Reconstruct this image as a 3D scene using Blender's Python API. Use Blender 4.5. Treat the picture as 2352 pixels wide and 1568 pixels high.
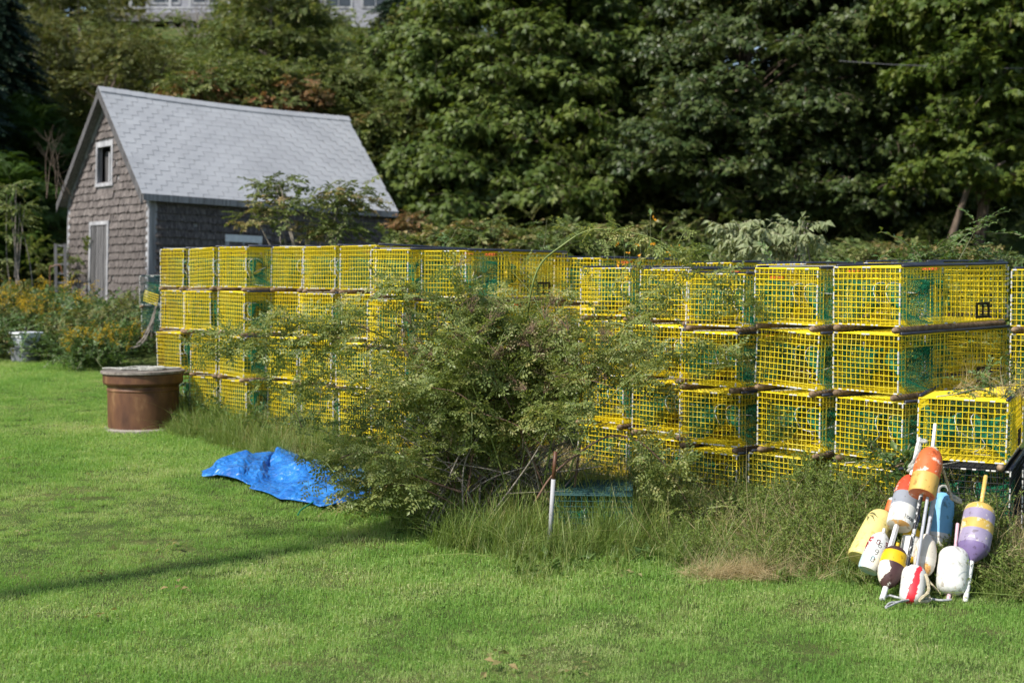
import bpy, math, random
import numpy as np
from mathutils import Vector, Matrix, Euler, Quaternion

for _o in list(bpy.data.objects):
    bpy.data.objects.remove(_o)
SC = bpy.context.scene
COL = SC.collection
RAD = math.radians

# ------------------------------------------------------------------ camera, sky, sun, exposure
CAM_H = 1.9
PITCH = math.atan(144 / 3267.0)
cam_data = bpy.data.cameras.new('camera')
cam = bpy.data.objects.new('camera', cam_data)
COL.objects.link(cam)
cam.location = (0, 0, CAM_H)
cam.rotation_euler = (math.pi / 2 - PITCH, 0, 0)
cam_data.sensor_width = 36.0
cam_data.lens = 50.0
cam_data.clip_start = 0.1
cam_data.clip_end = 3000
cam_data.dof.use_dof = True
cam_data.dof.focus_distance = 9.3
cam_data.dof.aperture_fstop = 2.2
SC.camera = cam

SUN_EL = RAD(46)
SUN_H = Vector((-0.788, -0.616))
world = bpy.data.worlds.new('World')
SC.world = world
world.use_nodes = True
wn = world.node_tree
bg = wn.nodes['Background']
sky = wn.nodes.new('ShaderNodeTexSky')
sky.sky_type = 'NISHITA'
sky.sun_disc = False
sky.sun_elevation = SUN_EL
sky.sun_rotation = math.atan2(SUN_H.x, SUN_H.y)
sky.air_density = 1.0
sky.dust_density = 1.0
wn.links.new(sky.outputs[0], bg.inputs[0])
bg.inputs[1].default_value = 0.12
sun_data = bpy.data.lights.new('sun', 'SUN')
sun = bpy.data.objects.new('sun', sun_data)
COL.objects.link(sun)
sun_data.energy = 4.6
sun_data.angle = RAD(0.6)
sun_data.color = (1.0, 0.95, 0.86)
sdir = Vector((SUN_H.x * math.cos(SUN_EL), SUN_H.y * math.cos(SUN_EL), math.sin(SUN_EL)))
sun.rotation_euler = sdir.to_track_quat('Z', 'Y').to_euler()
sun.location = (-20, -15, 30)
SC.view_settings.view_transform = 'Standard'
SC.view_settings.look = 'None'
SC.view_settings.exposure = 0.5
SC.view_settings.gamma = 1.0
SC.cycles.use_denoising = True
SC.cycles.max_bounces = 8
SC.cycles.diffuse_bounces = 2
SC.cycles.adaptive_threshold = 0.02
SC.cycles.glossy_bounces = 2
SC.cycles.transmission_bounces = 4
SC.cycles.transparent_max_bounces = 6
SC.cycles.sample_clamp_indirect = 6.0

# ------------------------------------------------------------------ measures: photo (2352 wide) -> place
FPX = 3267.0
def ray(px, py):
    r = (px - 1176) / FPX
    u = -(py - 784) / FPX
    c, s = math.cos(PITCH), math.sin(PITCH)
    return Vector((r, c + s * u, -s + c * u))
def at(px, py, d):
    v = ray(px, py)
    return Vector((0, 0, CAM_H)) + v * (d / v.y)
def sp(x, k):
    return k * np.logaddexp(0, np.asarray(x, float) / k)
def gz(x, y):
    x = np.asarray(x, float); y = np.asarray(y, float)
    z = 0.07 * (sp(y - 8.3, 0.7) - sp(y - 30, 1.0))
    hm = 5.0 + 7.0 / (1 + np.exp((x - 1.0) / 3.0))
    hill = 0.62 * sp(y - 29.5, 1.5)
    hill = hm * np.tanh(hill / hm)
    z = z + hill
    z = z + 0.02 * np.sin(x * 1.3 + y * .7) * np.sin(y * .9 - x * .4)
    return z
def gzf(x, y):
    return float(gz(x, y))
def gat(px, py):
    d = 9.0
    for _ in range(60):
        p = at(px, py, d)
        v = ray(px, py)
        g = gzf(p.x, p.y)
        dn = (g - CAM_H) / (v.z / v.y)
        d = d * .6 + dn * .4 if 0 < dn < 80 else d * 1.05
    return at(px, py, d)

# ------------------------------------------------------------------ mesh building
class MB:
    def __init__(self):
        self.v = []; self.f = []; self.m = []; self.a = []
    def add(self, vs, fs, mi=0, val=None):
        b = len(self.v)
        self.v.extend([tuple(p) for p in vs])
        self.f.extend([tuple(i + b for i in f) for f in fs])
        self.m.extend([mi] * len(fs))
        self.a.extend([random.random() if val is None else val] * len(vs))
    def box(self, x0, x1, y0, y1, z0, z1, mi=0, val=None, M=None):
        vs = [Vector((x, y, z)) for z in (z0, z1) for y in (y0, y1) for x in (x0, x1)]
        if M is not None:
            vs = [M @ p for p in vs]
        self.add(vs, [(0, 2, 3, 1), (4, 5, 7, 6), (0, 1, 5, 4), (2, 6, 7, 3), (0, 4, 6, 2), (1, 3, 7, 5)], mi, val)
    def tube(self, pts, rs, n=6, mi=0, caps=True, val=None):
        pts = [Vector(p) for p in pts]
        if not hasattr(rs, '__len__'):
            rs = [rs] * len(pts)
        vs = []; fs = []
        t0 = (pts[1] - pts[0]).normalized()
        up = Vector((0, 0, 1)) if abs(t0.z) < .9 else Vector((1, 0, 0))
        x = t0.cross(up).normalized()
        for i, p in enumerate(pts):
            t = (pts[min(i + 1, len(pts) - 1)] - pts[max(i - 1, 0)])
            if t.length < 1e-9: t = t0
            t = t.normalized()
            x = (x - t * x.dot(t))
            if x.length < 1e-6: x = t.orthogonal()
            x.normalize()
            y = t.cross(x)
            for k in range(n):
                a = 2 * math.pi * k / n
                vs.append(p + (x * math.cos(a) + y * math.sin(a)) * rs[i])
        for i in range(len(pts) - 1):
            for k in range(n):
                k2 = (k + 1) % n
                fs.append((i * n + k, i * n + k2, (i + 1) * n + k2, (i + 1) * n + k))
        if caps:
            fs.append(tuple(range(n - 1, -1, -1)))
            fs.append(tuple((len(pts) - 1) * n + k for k in range(n)))
        self.add(vs, fs, mi, val)
    def lathe(self, prof, n=24, mats=None, wob=0.0, seed=0):
        # prof: list of (r, z); mats: material index of each ring span
        rg = random.Random(seed)
        vs = []; fs = []; ms = []
        ph = [rg.random() * 6.28 for _ in range(4)]
        for (r, z) in prof:
            for k in range(n):
                a = 2 * math.pi * k / n
                rr = r * (1 + wob * (math.sin(2 * a + ph[0] + z * 9) + .7 * math.sin(3 * a + ph[1] - z * 17) + .5 * math.sin(5 * a + ph[2] + z * 31)))
                vs.append((rr * math.cos(a), rr * math.sin(a), z))
        for i in range(len(prof) - 1):
            for k in range(n):
                k2 = (k + 1) % n
                fs.append((i * n + k, i * n + k2, (i + 1) * n + k2, (i + 1) * n + k))
                ms.append(mats[i] if mats else 0)
        fs.append(tuple(range(n - 1, -1, -1))); ms.append(mats[0] if mats else 0)
        fs.append(tuple((len(prof) - 1) * n + k for k in range(n))); ms.append(mats[-1] if mats else 0)
        b = len(self.v)
        self.v.extend(vs); self.f.extend([tuple(i + b for i in f) for f in fs]); self.m.extend(ms)
        self.a.extend([.5] * len(vs))
    def mesh(self, name, mats, smooth=False):
        me = bpy.data.meshes.new(name)
        me.from_pydata(self.v, [], self.f)
        if not isinstance(mats, (list, tuple)): mats = [mats]
        for m in mats: me.materials.append(m)
        if len(mats) > 1:
            me.polygons.foreach_set('material_index', self.m)
        at_ = me.attributes.new('rnd', 'FLOAT', 'POINT')
        at_.data.foreach_set('value', self.a)
        if smooth:
            me.polygons.foreach_set('use_smooth', [True] * len(me.polygons))
        me.update()
        return me
    def build(self, name, mats, parent=None, smooth=False, kind=None):
        o = bpy.data.objects.new(name, self.mesh(name, mats, smooth))
        COL.objects.link(o)
        if parent is not None: o.parent = parent
        if kind: o['kind'] = kind
        return o
def smooth_by_angle(o, deg=35):
    me = o.data
    me.polygons.foreach_set('use_smooth', [True] * len(me.polygons))
    try:
        me.set_sharp_from_angle(angle=RAD(deg))
    except Exception:
        pass
def tag(o, label=None, cat=None, group=None, kind=None):
    if label: o['label'] = label
    if cat: o['category'] = cat
    if group: o['group'] = group
    if kind: o['kind'] = kind
    return o
def empty(name, loc, label, cat, group=None, rot=None, mat=None):
    o = bpy.data.objects.new(name, None)
    COL.objects.link(o)
    if mat is not None: o.matrix_world = mat
    else:
        o.location = loc
        if rot is not None: o.rotation_euler = rot
    o.empty_display_size = .1
    return tag(o, label, cat, group)
def inst(name, me, parent, loc=(0, 0, 0), rot=(0, 0, 0), scale=(1, 1, 1)):
    o = bpy.data.objects.new(name, me)
    COL.objects.link(o)
    o.parent = parent
    o.location = loc; o.rotation_euler = rot; o.scale = scale
    return o
def crom(pts, n):
    pts = [Vector(p) for p in pts]
    P = [pts[0] * 2 - pts[1]] + pts + [pts[-1] * 2 - pts[-2]]
    out = []
    for i in range(1, len(P) - 2):
        a, b, c, d = P[i - 1:i + 3]
        for k in range(n):
            t = k / n
            out.append(.5 * ((2 * b) + (c - a) * t + (2 * a - 5 * b + 4 * c - d) * t * t + (3 * b - a - 3 * c + d) * t ** 3))
    out.append(pts[-1])
    return out

# ------------------------------------------------------------------ materials
def nodes(name):
    m = bpy.data.materials.new(name)
    m.use_nodes = True
    nt = m.node_tree
    return m, nt, nt.nodes, nt.links, nt.nodes['Principled BSDF']
def rgb(c): return (c[0], c[1], c[2], 1)
def ramp(ns, stops):
    r = ns.new('ShaderNodeValToRGB')
    el = r.color_ramp.elements
    while len(el) < len(stops): el.new(.5)
    for e, (p, c) in zip(el, stops):
        e.position = p; e.color = rgb(c)
    return r
def noise(ns, ls, scale, detail=4, coord='Object', rough=.55, stretch=None):
    tc = ns.new('ShaderNodeTexCoord')
    n = ns.new('ShaderNodeTexNoise')
    n.inputs['Scale'].default_value = scale
    n.inputs['Detail'].default_value = detail
    n.inputs['Roughness'].default_value = rough
    src = tc.outputs[coord] if coord != 'World' else ns.new('ShaderNodeNewGeometry').outputs['Position']
    if stretch:
        mp = ns.new('ShaderNodeMapping')
        mp.inputs['Scale'].default_value = stretch
        ls.new(src, mp.inputs['Vector']); src = mp.outputs['Vector']
    ls.new(src, n.inputs['Vector'])
    return n
def bump(ns, ls, b, h, strength, dist=.01):
    bp = ns.new('ShaderNodeBump')
    bp.inputs['Strength'].default_value = strength
    bp.inputs['Distance'].default_value = dist
    ls.new(h, bp.inputs['Height']); ls.new(bp.outputs[0], b.inputs['Normal'])
def mat_noise(name, stops, scale=6, rough=.7, bstr=.0, bdist=.01, stretch=None, coord='Object', metal=0, spec=.4, objrand=0.0, detail=5, bscale=None):
    m, nt, ns, ls, b = nodes(name)
    n = noise(ns, ls, scale, detail, coord, stretch=stretch)
    r = ramp(ns, stops)
    ls.new(n.outputs['Fac'], r.inputs[0])
    col = r.outputs[0]
    if objrand:
        oi = ns.new('ShaderNodeObjectInfo'); hv = ns.new('ShaderNodeHueSaturation')
        mr = ns.new('ShaderNodeMapRange'); mr.inputs['To Min'].default_value = 1 - objrand; mr.inputs['To Max'].default_value = 1 + objrand
        ls.new(oi.outputs['Random'], mr.inputs['Value']); ls.new(mr.outputs[0], hv.inputs['Value']); ls.new(col, hv.inputs['Color'])
        col = hv.outputs[0]
    ls.new(col, b.inputs['Base Color'])
    b.inputs['Roughness'].default_value = rough
    b.inputs['Metallic'].default_value = metal
    b.inputs['Specular IOR Level'].default_value = spec
    if bstr:
        h = n.outputs['Fac']
        if bscale: h = noise(ns, ls, bscale, 5, coord, stretch=stretch).outputs['Fac']
        bump(ns, ls, b, h, bstr, bdist)
    return m
def plain(name, c, rough=.6, spec=.4):
    d = tuple(v * .82 for v in c)
    return mat_noise(name, [(.3, d), (.7, c)], 14, rough, .15, .002, spec=spec)
def leafmat(name, stops, transl=.35, rough=.55, spec=.35, wscale=.6, tcol=1.35, wamp=.5, woff=.2):
    # the leaf's own colour: from a value per leaf, a value per spray and a slow drift over the place
    m, nt, ns, ls, b = nodes(name)
    a = ns.new('ShaderNodeAttribute'); a.attribute_name = 'rnd'
    oi = ns.new('ShaderNodeObjectInfo')
    n = noise(ns, ls, wscale, 3, 'World')
    def mth(op, x, y):
        q = ns.new('ShaderNodeMath'); q.operation = op
        for i, s in enumerate((x, y)):
            if isinstance(s, (int, float)): q.inputs[i].default_value = s
            else: ls.new(s, q.inputs[i])
        return q.outputs[0]
    s = mth('ADD', mth('MULTIPLY', a.outputs['Fac'], .45), mth('MULTIPLY', oi.outputs['Random'], .25))
    s = mth('ADD', s, mth('MULTIPLY', mth('SUBTRACT', n.outputs['Fac'], woff), wamp))
    r = ramp(ns, stops)
    ls.new(s, r.inputs[0])
    ls.new(r.outputs[0], b.inputs['Base Color'])
    b.inputs['Roughness'].default_value = rough
    b.inputs['Specular IOR Level'].default_value = spec
    tr = ns.new('ShaderNodeBsdfTranslucent')
    mx = ns.new('ShaderNodeMixRGB'); mx.blend_type = 'MULTIPLY'; mx.inputs[0].default_value = 1
    ls.new(r.outputs[0], mx.inputs[1]); mx.inputs[2].default_value = (tcol * 1.05, tcol, tcol * .55, 1)
    ls.new(mx.outputs[0], tr.inputs[0])
    mix = ns.new('ShaderNodeMixShader'); mix.inputs[0].default_value = transl
    ls.new(b.outputs[0], mix.inputs[1]); ls.new(tr.outputs[0], mix.inputs[2])
    ls.new(mix.outputs[0], ns['Material Output'].inputs[0])
    return m

M = {}
M['lawn_blade'] = leafmat('lawn_blade', [(.0, (.105, .245, .044)), (.3, (.185, .35, .07)), (.55, (.265, .43, .105)), (.78, (.42, .51, .2)), (1, (.6, .57, .35))], .48, .5, .3, 1.1, 1.35, 1.0, .32)
M['long_grass'] = leafmat('long_grass', [(.0, (.075, .14, .025)), (.35, (.14, .22, .045)), (.6, (.22, .29, .08)), (.8, (.36, .35, .15)), (1, (.5, .43, .25))], .35, .45, .4, 1.2)
M['dry_grass'] = leafmat('dry_grass', [(.0, (.3, .23, .12)), (.5, (.46, .37, .21)), (1, (.6, .51, .33))], .3, .7, .2, 1.5)
M['bedstraw'] = leafmat('bedstraw', [(.0, (.09, .15, .03)), (.4, (.16, .235, .05)), (.75, (.25, .29, .085)), (1, (.38, .31, .14))], .38, .6, .25, 1.6)
M['broadleaf'] = leafmat('broadleaf', [(.0, (.045, .095, .025)), (.5, (.085, .15, .04)), (.85, (.14, .2, .055)), (1, (.24, .23, .09))], .3, .45, .4, 1.2)
M['rose_leaf'] = leafmat('rose_leaf', [(.0, (.075, .115, .028)), (.35, (.15, .2, .05)), (.6, (.23, .275, .08)), (.78, (.34, .34, .12)), (.92, (.46, .37, .17)), (1, (.46, .3, .16))], .4, .45, .45, 1.3)
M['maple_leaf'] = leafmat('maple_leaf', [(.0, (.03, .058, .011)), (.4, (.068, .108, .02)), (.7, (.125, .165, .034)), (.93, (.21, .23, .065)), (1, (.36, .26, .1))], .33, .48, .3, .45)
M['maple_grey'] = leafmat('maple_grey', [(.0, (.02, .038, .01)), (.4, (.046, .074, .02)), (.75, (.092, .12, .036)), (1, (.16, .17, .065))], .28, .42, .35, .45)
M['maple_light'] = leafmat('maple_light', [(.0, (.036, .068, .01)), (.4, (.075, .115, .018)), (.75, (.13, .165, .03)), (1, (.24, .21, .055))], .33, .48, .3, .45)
M['alder_leaf'] = leafmat('alder_leaf', [(.0, (.045, .075, .018)), (.35, (.09, .13, .033)), (.6, (.16, .2, .06)), (.8, (.29, .29, .12)), (1, (.48, .4, .22))], .33, .48, .3, .5)
M['autumn_leaf'] = leafmat('autumn_leaf', [(.0, (.06, .08, .02)), (.35, (.12, .11, .035)), (.6, (.25, .15, .06)), (.8, (.4, .19, .09)), (1, (.42, .12, .08))], .3, .5, .35, .5)
M['olive_leaf'] = leafmat('olive_leaf', [(.0, (.045, .062, .014)), (.4, (.095, .12, .027)), (.7, (.165, .175, .045)), (.88, (.28, .2, .06)), (1, (.38, .19, .08))], .3, .5, .35, .5)
M['pale_leaf'] = leafmat('pale_leaf', [(.0, (.16, .2, .09)), (.5, (.28, .32, .17)), (1, (.42, .42, .26))], .35, .5, .3, .5)
M['tan_leaf'] = leafmat('tan_leaf', [(.0, (.09, .12, .03)), (.4, (.2, .2, .07)), (.7, (.36, .26, .12)), (1, (.45, .33, .2))], .3, .55, .3, .8)
M['spruce_needle'] = leafmat('spruce_needle', [(.0, (.008, .022, .012)), (.6, (.018, .04, .02)), (1, (.035, .06, .03))], .1, .5, .3, .5)
M['fern_leaf'] = leafmat('fern_leaf', [(.0, (.025, .06, .008)), (.5, (.05, .1, .012)), (1, (.1, .15, .03))], .3, .5, .3, .5)
M['goldenrod'] = leafmat('goldenrod', [(.0, (.3, .2, .015)), (.5, (.5, .33, .02)), (1, (.62, .43, .04))], .3, .6, .2, .8)
M['orange_petal'] = leafmat('orange_petal', [(.0, (.75, .27, .015)), (1, (.85, .42, .03))], .3, .5, .3, .8)
M['hip'] = leafmat('hip', [(.0, (.17, .14, .055)), (.5, (.27, .21, .09)), (1, (.36, .26, .12))], .05, .5, .4, 2)
M['bark'] = mat_noise('bark', [(.3, (.05, .036, .026)), (.7, (.16, .12, .09))], 18, .9, .6, .02, (1, 1, .25), spec=.2)
M['grey_twig'] = mat_noise('grey_twig', [(.3, (.14, .12, .1)), (.7, (.34, .3, .26))], 20, .9, .3, .01, spec=.2)
M['cane_green'] = mat_noise('cane_green', [(.3, (.1, .14, .03)), (.7, (.2, .24, .07))], 9, .5, .1, .002)
M['cane_brown'] = mat_noise('cane_brown', [(.3, (.09, .05, .035)), (.7, (.22, .13, .09))], 14, .7, .3, .005)
M['vine_stem'] = plain('vine_stem', (.12, .13, .06))
def groundmat():
    m, nt, ns, ls, b = nodes('ground_soil')
    n = noise(ns, ls, 1.4, 6, 'World')
    n2 = noise(ns, ls, 22, 5, 'World')
    mx = ns.new('ShaderNodeMixRGB'); mx.inputs[0].default_value = .45
    ls.new(n.outputs['Fac'], mx.inputs[1]); ls.new(n2.outputs['Fac'], mx.inputs[2])
    r = ramp(ns, [(.3, (.03, .05, .012)), (.5, (.06, .085, .022)), (.68, (.12, .11, .045))])
    ls.new(mx.outputs[0], r.inputs[0]); ls.new(r.outputs[0], b.inputs['Base Color'])
    b.inputs['Roughness'].default_value = .95
    b.inputs['Specular IOR Level'].default_value = .1
    bump(ns, ls, b, n2.outputs['Fac'], .6, .03)
    return m
M['soil'] = groundmat()

# ------------------------------------------------------------------ scattering of leaf sprays and grass (geometry nodes)
_groups = {}
def scatter_group(srcs):
    key = tuple(o.name for o in srcs)
    if key in _groups: return _groups[key]
    ng = bpy.data.node_groups.new('scatter_' + srcs[0].name, 'GeometryNodeTree')
    ng.interface.new_socket('Geometry', in_out='INPUT', socket_type='NodeSocketGeometry')
    ng.interface.new_socket('Geometry', in_out='OUTPUT', socket_type='NodeSocketGeometry')
    N, L = ng.nodes, ng.links
    gi = N.new('NodeGroupInput'); go = N.new('NodeGroupOutput')
    iop = N.new('GeometryNodeInstanceOnPoints')
    L.new(gi.outputs[0], iop.inputs['Points'])
    jn = N.new('GeometryNodeJoinGeometry')
    for s in srcs:
        oi = N.new('GeometryNodeObjectInfo')
        oi.inputs['Object'].default_value = s
        oi.inputs['As Instance'].default_value = False
        g2 = N.new('GeometryNodeGeometryToInstance')
        L.new(oi.outputs['Geometry'], g2.inputs[0]); L.new(g2.outputs[0], jn.inputs[0])
    L.new(jn.outputs[0], iop.inputs['Instance'])
    iop.inputs['Pick Instance'].default_value = True
    def na(nm, ty):
        a = N.new('GeometryNodeInputNamedAttribute'); a.data_type = ty
        a.inputs['Name'].default_value = nm
        return a.outputs['Attribute']
    L.new(na('idx', 'INT'), iop.inputs['Instance Index'])
    e2r = N.new('FunctionNodeEulerToRotation')
    L.new(na('rot', 'FLOAT_VECTOR'), e2r.inputs[0]); L.new(e2r.outputs[0], iop.inputs['Rotation'])
    L.new(na('scl', 'FLOAT'), iop.inputs['Scale'])
    L.new(iop.outputs[0], go.inputs[0])
    _groups[key] = ng
    return ng
def scatter(name, pts, rot, scl, srcs, parent=None, kind='stuff', seed=0):
    pts = np.asarray(pts, np.float32); n = len(pts)
    me = bpy.data.meshes.new(name)
    me.vertices.add(n)
    me.vertices.foreach_set('co', pts.ravel())
    a = me.attributes.new('rot', 'FLOAT_VECTOR', 'POINT'); a.data.foreach_set('vector', np.asarray(rot, np.float32).ravel())
    a = me.attributes.new('scl', 'FLOAT', 'POINT'); a.data.foreach_set('value', np.asarray(scl, np.float32))
    a = me.attributes.new('idx', 'INT', 'POINT'); a.data.foreach_set('value', np.random.RandomState(seed + 5).randint(0, len(srcs), n).astype(np.int32))
    me.materials.append(srcs[0].data.materials[0])
    o = bpy.data.objects.new(name, me)
    COL.objects.link(o)
    md = o.modifiers.new('scatter', 'NODES')
    md.node_group = scatter_group(srcs)
    if parent is not None: o.parent = parent
    if kind: o['kind'] = kind
    return o
def source(name, mb, mats):
    return bpy.data.objects.new('source_' + name, mb.mesh('source_' + name, mats))

# ------------------------------------------------------------------ leaf shapes and sprays
def frame(d, up):
    d = d.normalized(); s = d.cross(up)
    if s.length < 1e-4: s = d.orthogonal()
    s.normalize()
    return d, s, s.cross(d)
def leaf_ovate(mb, p, d, up, L, W, fold=.25, droop=.15, mi=0):
    d, s, n = frame(d, up)
    val = random.random()
    mid = p + d * L * .5 - n * L * droop * .25
    tip = p + d * L - n * L * droop
    mb.add([p, mid + s * W * .5 + n * W * fold, mid - n * W * .02, mid - s * W * .5 + n * W * fold, tip],
           [(0, 1, 2), (0, 2, 3), (2, 1, 4), (3, 2, 4)], mi, val)
def leaf_diamond(mb, p, d, up, L, W, mi=0, droop=.1, val=None):
    d, s, n = frame(d, up)
    mb.add([p, p + d * L * .5 + s * W * .5, p + d * L - n * L * droop, p + d * L * .5 - s * W * .5], [(0, 1, 2), (0, 2, 3)], mi, val)
MAPLE = [(0, 0), (.12, -.3), (.42, -.38), (.36, -.12), (.72, -.2), (.62, -.06), (1, 0)]
def leaf_maple(mb, p, d, up, L, mi=0):
    d, s, n = frame(d, up)
    val = random.random()
    out = [(x, y) for x, y in MAPLE] + [(x, -y) for x, y in MAPLE[-2:0:-1]]
    vs = [p + d * (L * .35) - n * L * .02] + [p + d * x * L + s * y * L * 1.25 - n * (abs(y) * .22 + x * x * .25) * L for x, y in out]
    k = len(out)
    mb.add(vs, [(0, 1 + i, 1 + (i + 1) % k) for i in range(k)], mi, val)
def rv(rg, s=1.0):
    return Vector((rg.gauss(0, 1), rg.gauss(0, 1), rg.gauss(0, 1))) * s

def src_maple(name, mat, seed, nleaf=13, L=.15, spread=.26):
    random.seed(seed); rg = random.Random(seed); mb = MB()
    mb.tube([(0, 0, 0), (spread * .7, 0, .02), (spread * 1.3, 0, -.05)], [.006, .005, .002], 3, 1, False)
    for i in range(nleaf):
        t = rg.random()
        p = Vector((spread * 1.3 * t, 0, -.03 * t)) + Vector((rg.gauss(0, .05), rg.gauss(0, spread * .5), rg.gauss(.02, .05)))
        d = Vector((rg.uniform(.0, 1), rg.gauss(0, .7) + (p.y * 2), rg.uniform(-.75, -.05)))
        up = Vector((rg.gauss(.2, .3), rg.gauss(0, .3), 1))
        leaf_maple(mb, p, d, up, L * rg.uniform(.7, 1.2))
    return source(name, mb, [mat, M['bark']])
def src_ovate(name, mat, seed, nleaf=14, L=.08, W=.045, length=.3, droop=.2, upb=.3, stem='bark', extra=None):
    random.seed(seed); rg = random.Random(seed); mb = MB()
    mb.tube([(0, 0, 0), (length * .5, 0, .02), (length, 0, .0)], [.005, .0035, .0015], 3, 1, False)
    for i in range(nleaf):
        t = (i + rg.random()) / nleaf
        p = Vector((length * t, 0, .02 * math.sin(3 * t)))
        sd = 1 if i % 2 else -1
        d = Vector((rg.uniform(.2, .9), sd * rg.uniform(.3, 1), rg.uniform(-.35, .35) + upb * .3))
        leaf_ovate(mb, p, d, Vector((rg.gauss(0, .35), rg.gauss(0, .35), 1)), L * rg.uniform(.6, 1.15), W * rg.uniform(.7, 1.1), .2, droop)
    return source(name, mb, [mat, M[stem]])
def src_rose(name, seed):
    random.seed(seed); rg = random.Random(seed); mb = MB()
    Ls = .2
    mb.tube([(0, 0, 0), (Ls * .5, 0, .015), (Ls, 0, .0)], [.0025, .002, .001], 3, 1, False)
    for i in range(6):
        t = (i + rg.random()) / 6
        p = Vector((Ls * t, 0, .015 * math.sin(3 * t)))
        sd = 1 if i % 2 else -1
        d = Vector((rg.uniform(.1, .8), sd * rg.uniform(.5, 1), rg.uniform(-.4, .3))).normalized()
        up = Vector((rg.gauss(0, .4), rg.gauss(0, .4), 1))
        d, s, n = frame(d, up)
        lv = random.random()
        for k in range(3):
            for sgn in (1, -1):
                q = p + d * (.018 + .02 * k)
                leaf_diamond(mb, q, d * .5 + s * sgn + n * rg.gauss(0, .25), n + rv(rg, .25), .027 * rg.uniform(.8, 1.25), .017, 0, .2, min(1, max(0, lv + rg.gauss(0, .15))))
        leaf_diamond(mb, p + d * .072, d, n, .03, .019, 0, .2, lv)
    return source(name, mb, [M['rose_leaf'], M['cane_green']])
def src_blade(name, mat, seed, n, hmin, hmax, w, rad, lean=.5, seg=3):
    random.seed(seed); rg = random.Random(seed); mb = MB()
    for i in range(n):
        a = rg.uniform(0, 6.283); r = rad * math.sqrt(rg.random())
        p = Vector((r * math.cos(a), r * math.sin(a), 0))
        h = rg.uniform(hmin, hmax); az = rg.uniform(0, 6.283); le = abs(rg.gauss(0, lean))
        out = Vector((math.cos(az), math.sin(az), 0)); s = Vector((-out.y, out.x, 0)) * w * rg.uniform(.6, 1.2)
        vs = []
        for k in range(seg + 1):
            t = k / seg
            c = p + Vector((0, 0, h * (t - .35 * min(le, 1.4) * t * t))) + out * (h * le * t * t)
            if k < seg:
                ww = 1 - .55 * t
                vs += [c - s * ww * .5, c + s * ww * .5]
            else:
                vs.append(c)
        fs = [(2 * k, 2 * k + 1, 2 * k + 3, 2 * k + 2) for k in range(seg - 1)] + [(2 * seg - 2, 2 * seg - 1, 2 * seg)]
        mb.add(vs, fs)
    return source(name, mb, [mat])
def src_lawn(name, seed, n=290, half=.15):
    random.seed(seed); rg = random.Random(seed); mb = MB()
    for i in range(n):
        p = Vector((rg.uniform(-half, half), rg.uniform(-half, half), -.004))
        h = rg.uniform(.016, .048); az = rg.uniform(0, 6.283); le = abs(rg.gauss(.35, .35))
        out = Vector((math.cos(az), math.sin(az), 0)); s = Vector((-out.y, out.x, 0)) * rg.uniform(.0022, .0042)
        mid = p + Vector((0, 0, h * .6)) + out * h * le * .3
        tip = p + Vector((0, 0, h * (1 - .3 * min(le, 1)))) + out * h * le
        mb.add([p - s * .5, p + s * .5, mid + s * .4, mid - s * .4, tip], [(0, 1, 2, 3), (3, 2, 4)])
    for i in range(6):   # clover and plantain leaves in the sward
        p = Vector((rg.uniform(-half, half), rg.uniform(-half, half), rg.uniform(.01, .03)))
        leaf_ovate(mb, p, Vector((rg.gauss(0, 1), rg.gauss(0, 1), .2)), Vector((0, 0, 1)), .022, .016)
    return source(name, mb, [M['lawn_blade']])
def src_fern(name, mat, seed):
    random.seed(seed); rg = random.Random(seed); mb = MB()
    for j in range(5):
        az = rg.uniform(-.9, .9); L = rg.uniform(.45, .75)
        for k in range(16):
            t = (k + 1) / 17
            c = Vector((math.cos(az) * L * t, math.sin(az) * L * t, .35 * math.sin(t * 2.2) - .1 * t))
            dd = Vector((math.cos(az), math.sin(az), 0)); s = Vector((-dd.y, dd.x, 0))
            w = .16 * (1 - t) + .02
            for sg in (1, -1):
                leaf_diamond(mb, c, s * sg + dd * .4 + Vector((0, 0, -.15)), Vector((0, 0, 1)), w, .04)
    return source(name, mb, [mat])
def src_spruce(name, seed):
    random.seed(seed); rg = random.Random(seed); mb = MB()
    for j in range(26):
        t = j / 26
        p = Vector((.5 * t, 0, -.08 * t))
        for sg in (1, -1):
            d = Vector((.6, sg * rg.uniform(.5, 1), rg.uniform(-.5, .3)))
            leaf_diamond(mb, p, d, Vector((0, 0, 1)) + rv(rg, .4), .17 * (1.15 - t), .03)
    return source(name, mb, [M['spruce_needle']])
def src_goldenrod(name, seed):
    random.seed(seed); rg = random.Random(seed); mb = MB()
    H = .75
    mb.tube([(0, 0, 0), (.02, 0, H * .5), (.05, .01, H)], [.004, .003, .002], 3, 1, False)
    for i in range(16):
        z = H * (.1 + .6 * i / 16); a = i * 2.4
        leaf_diamond(mb, Vector((.02, 0, z)), Vector((math.cos(a), math.sin(a), .3)), Vector((0, 0, 1)), .09, .016, 1)
    for j in range(7):
        a = rg.uniform(0, 6.28); L = rg.uniform(.08, .17); z = H * (.78 + .22 * j / 7)
        for k in range(9):
            t = k / 9
            p = Vector((.04 + math.cos(a) * L * t, math.sin(a) * L * t, z + .06 * math.sin(t * 2.5)))
            leaf_diamond(mb, p, rv(rg), rv(rg), .022, .016, 0)
    return source(name, mb, [M['goldenrod'], M['broadleaf']])
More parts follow.
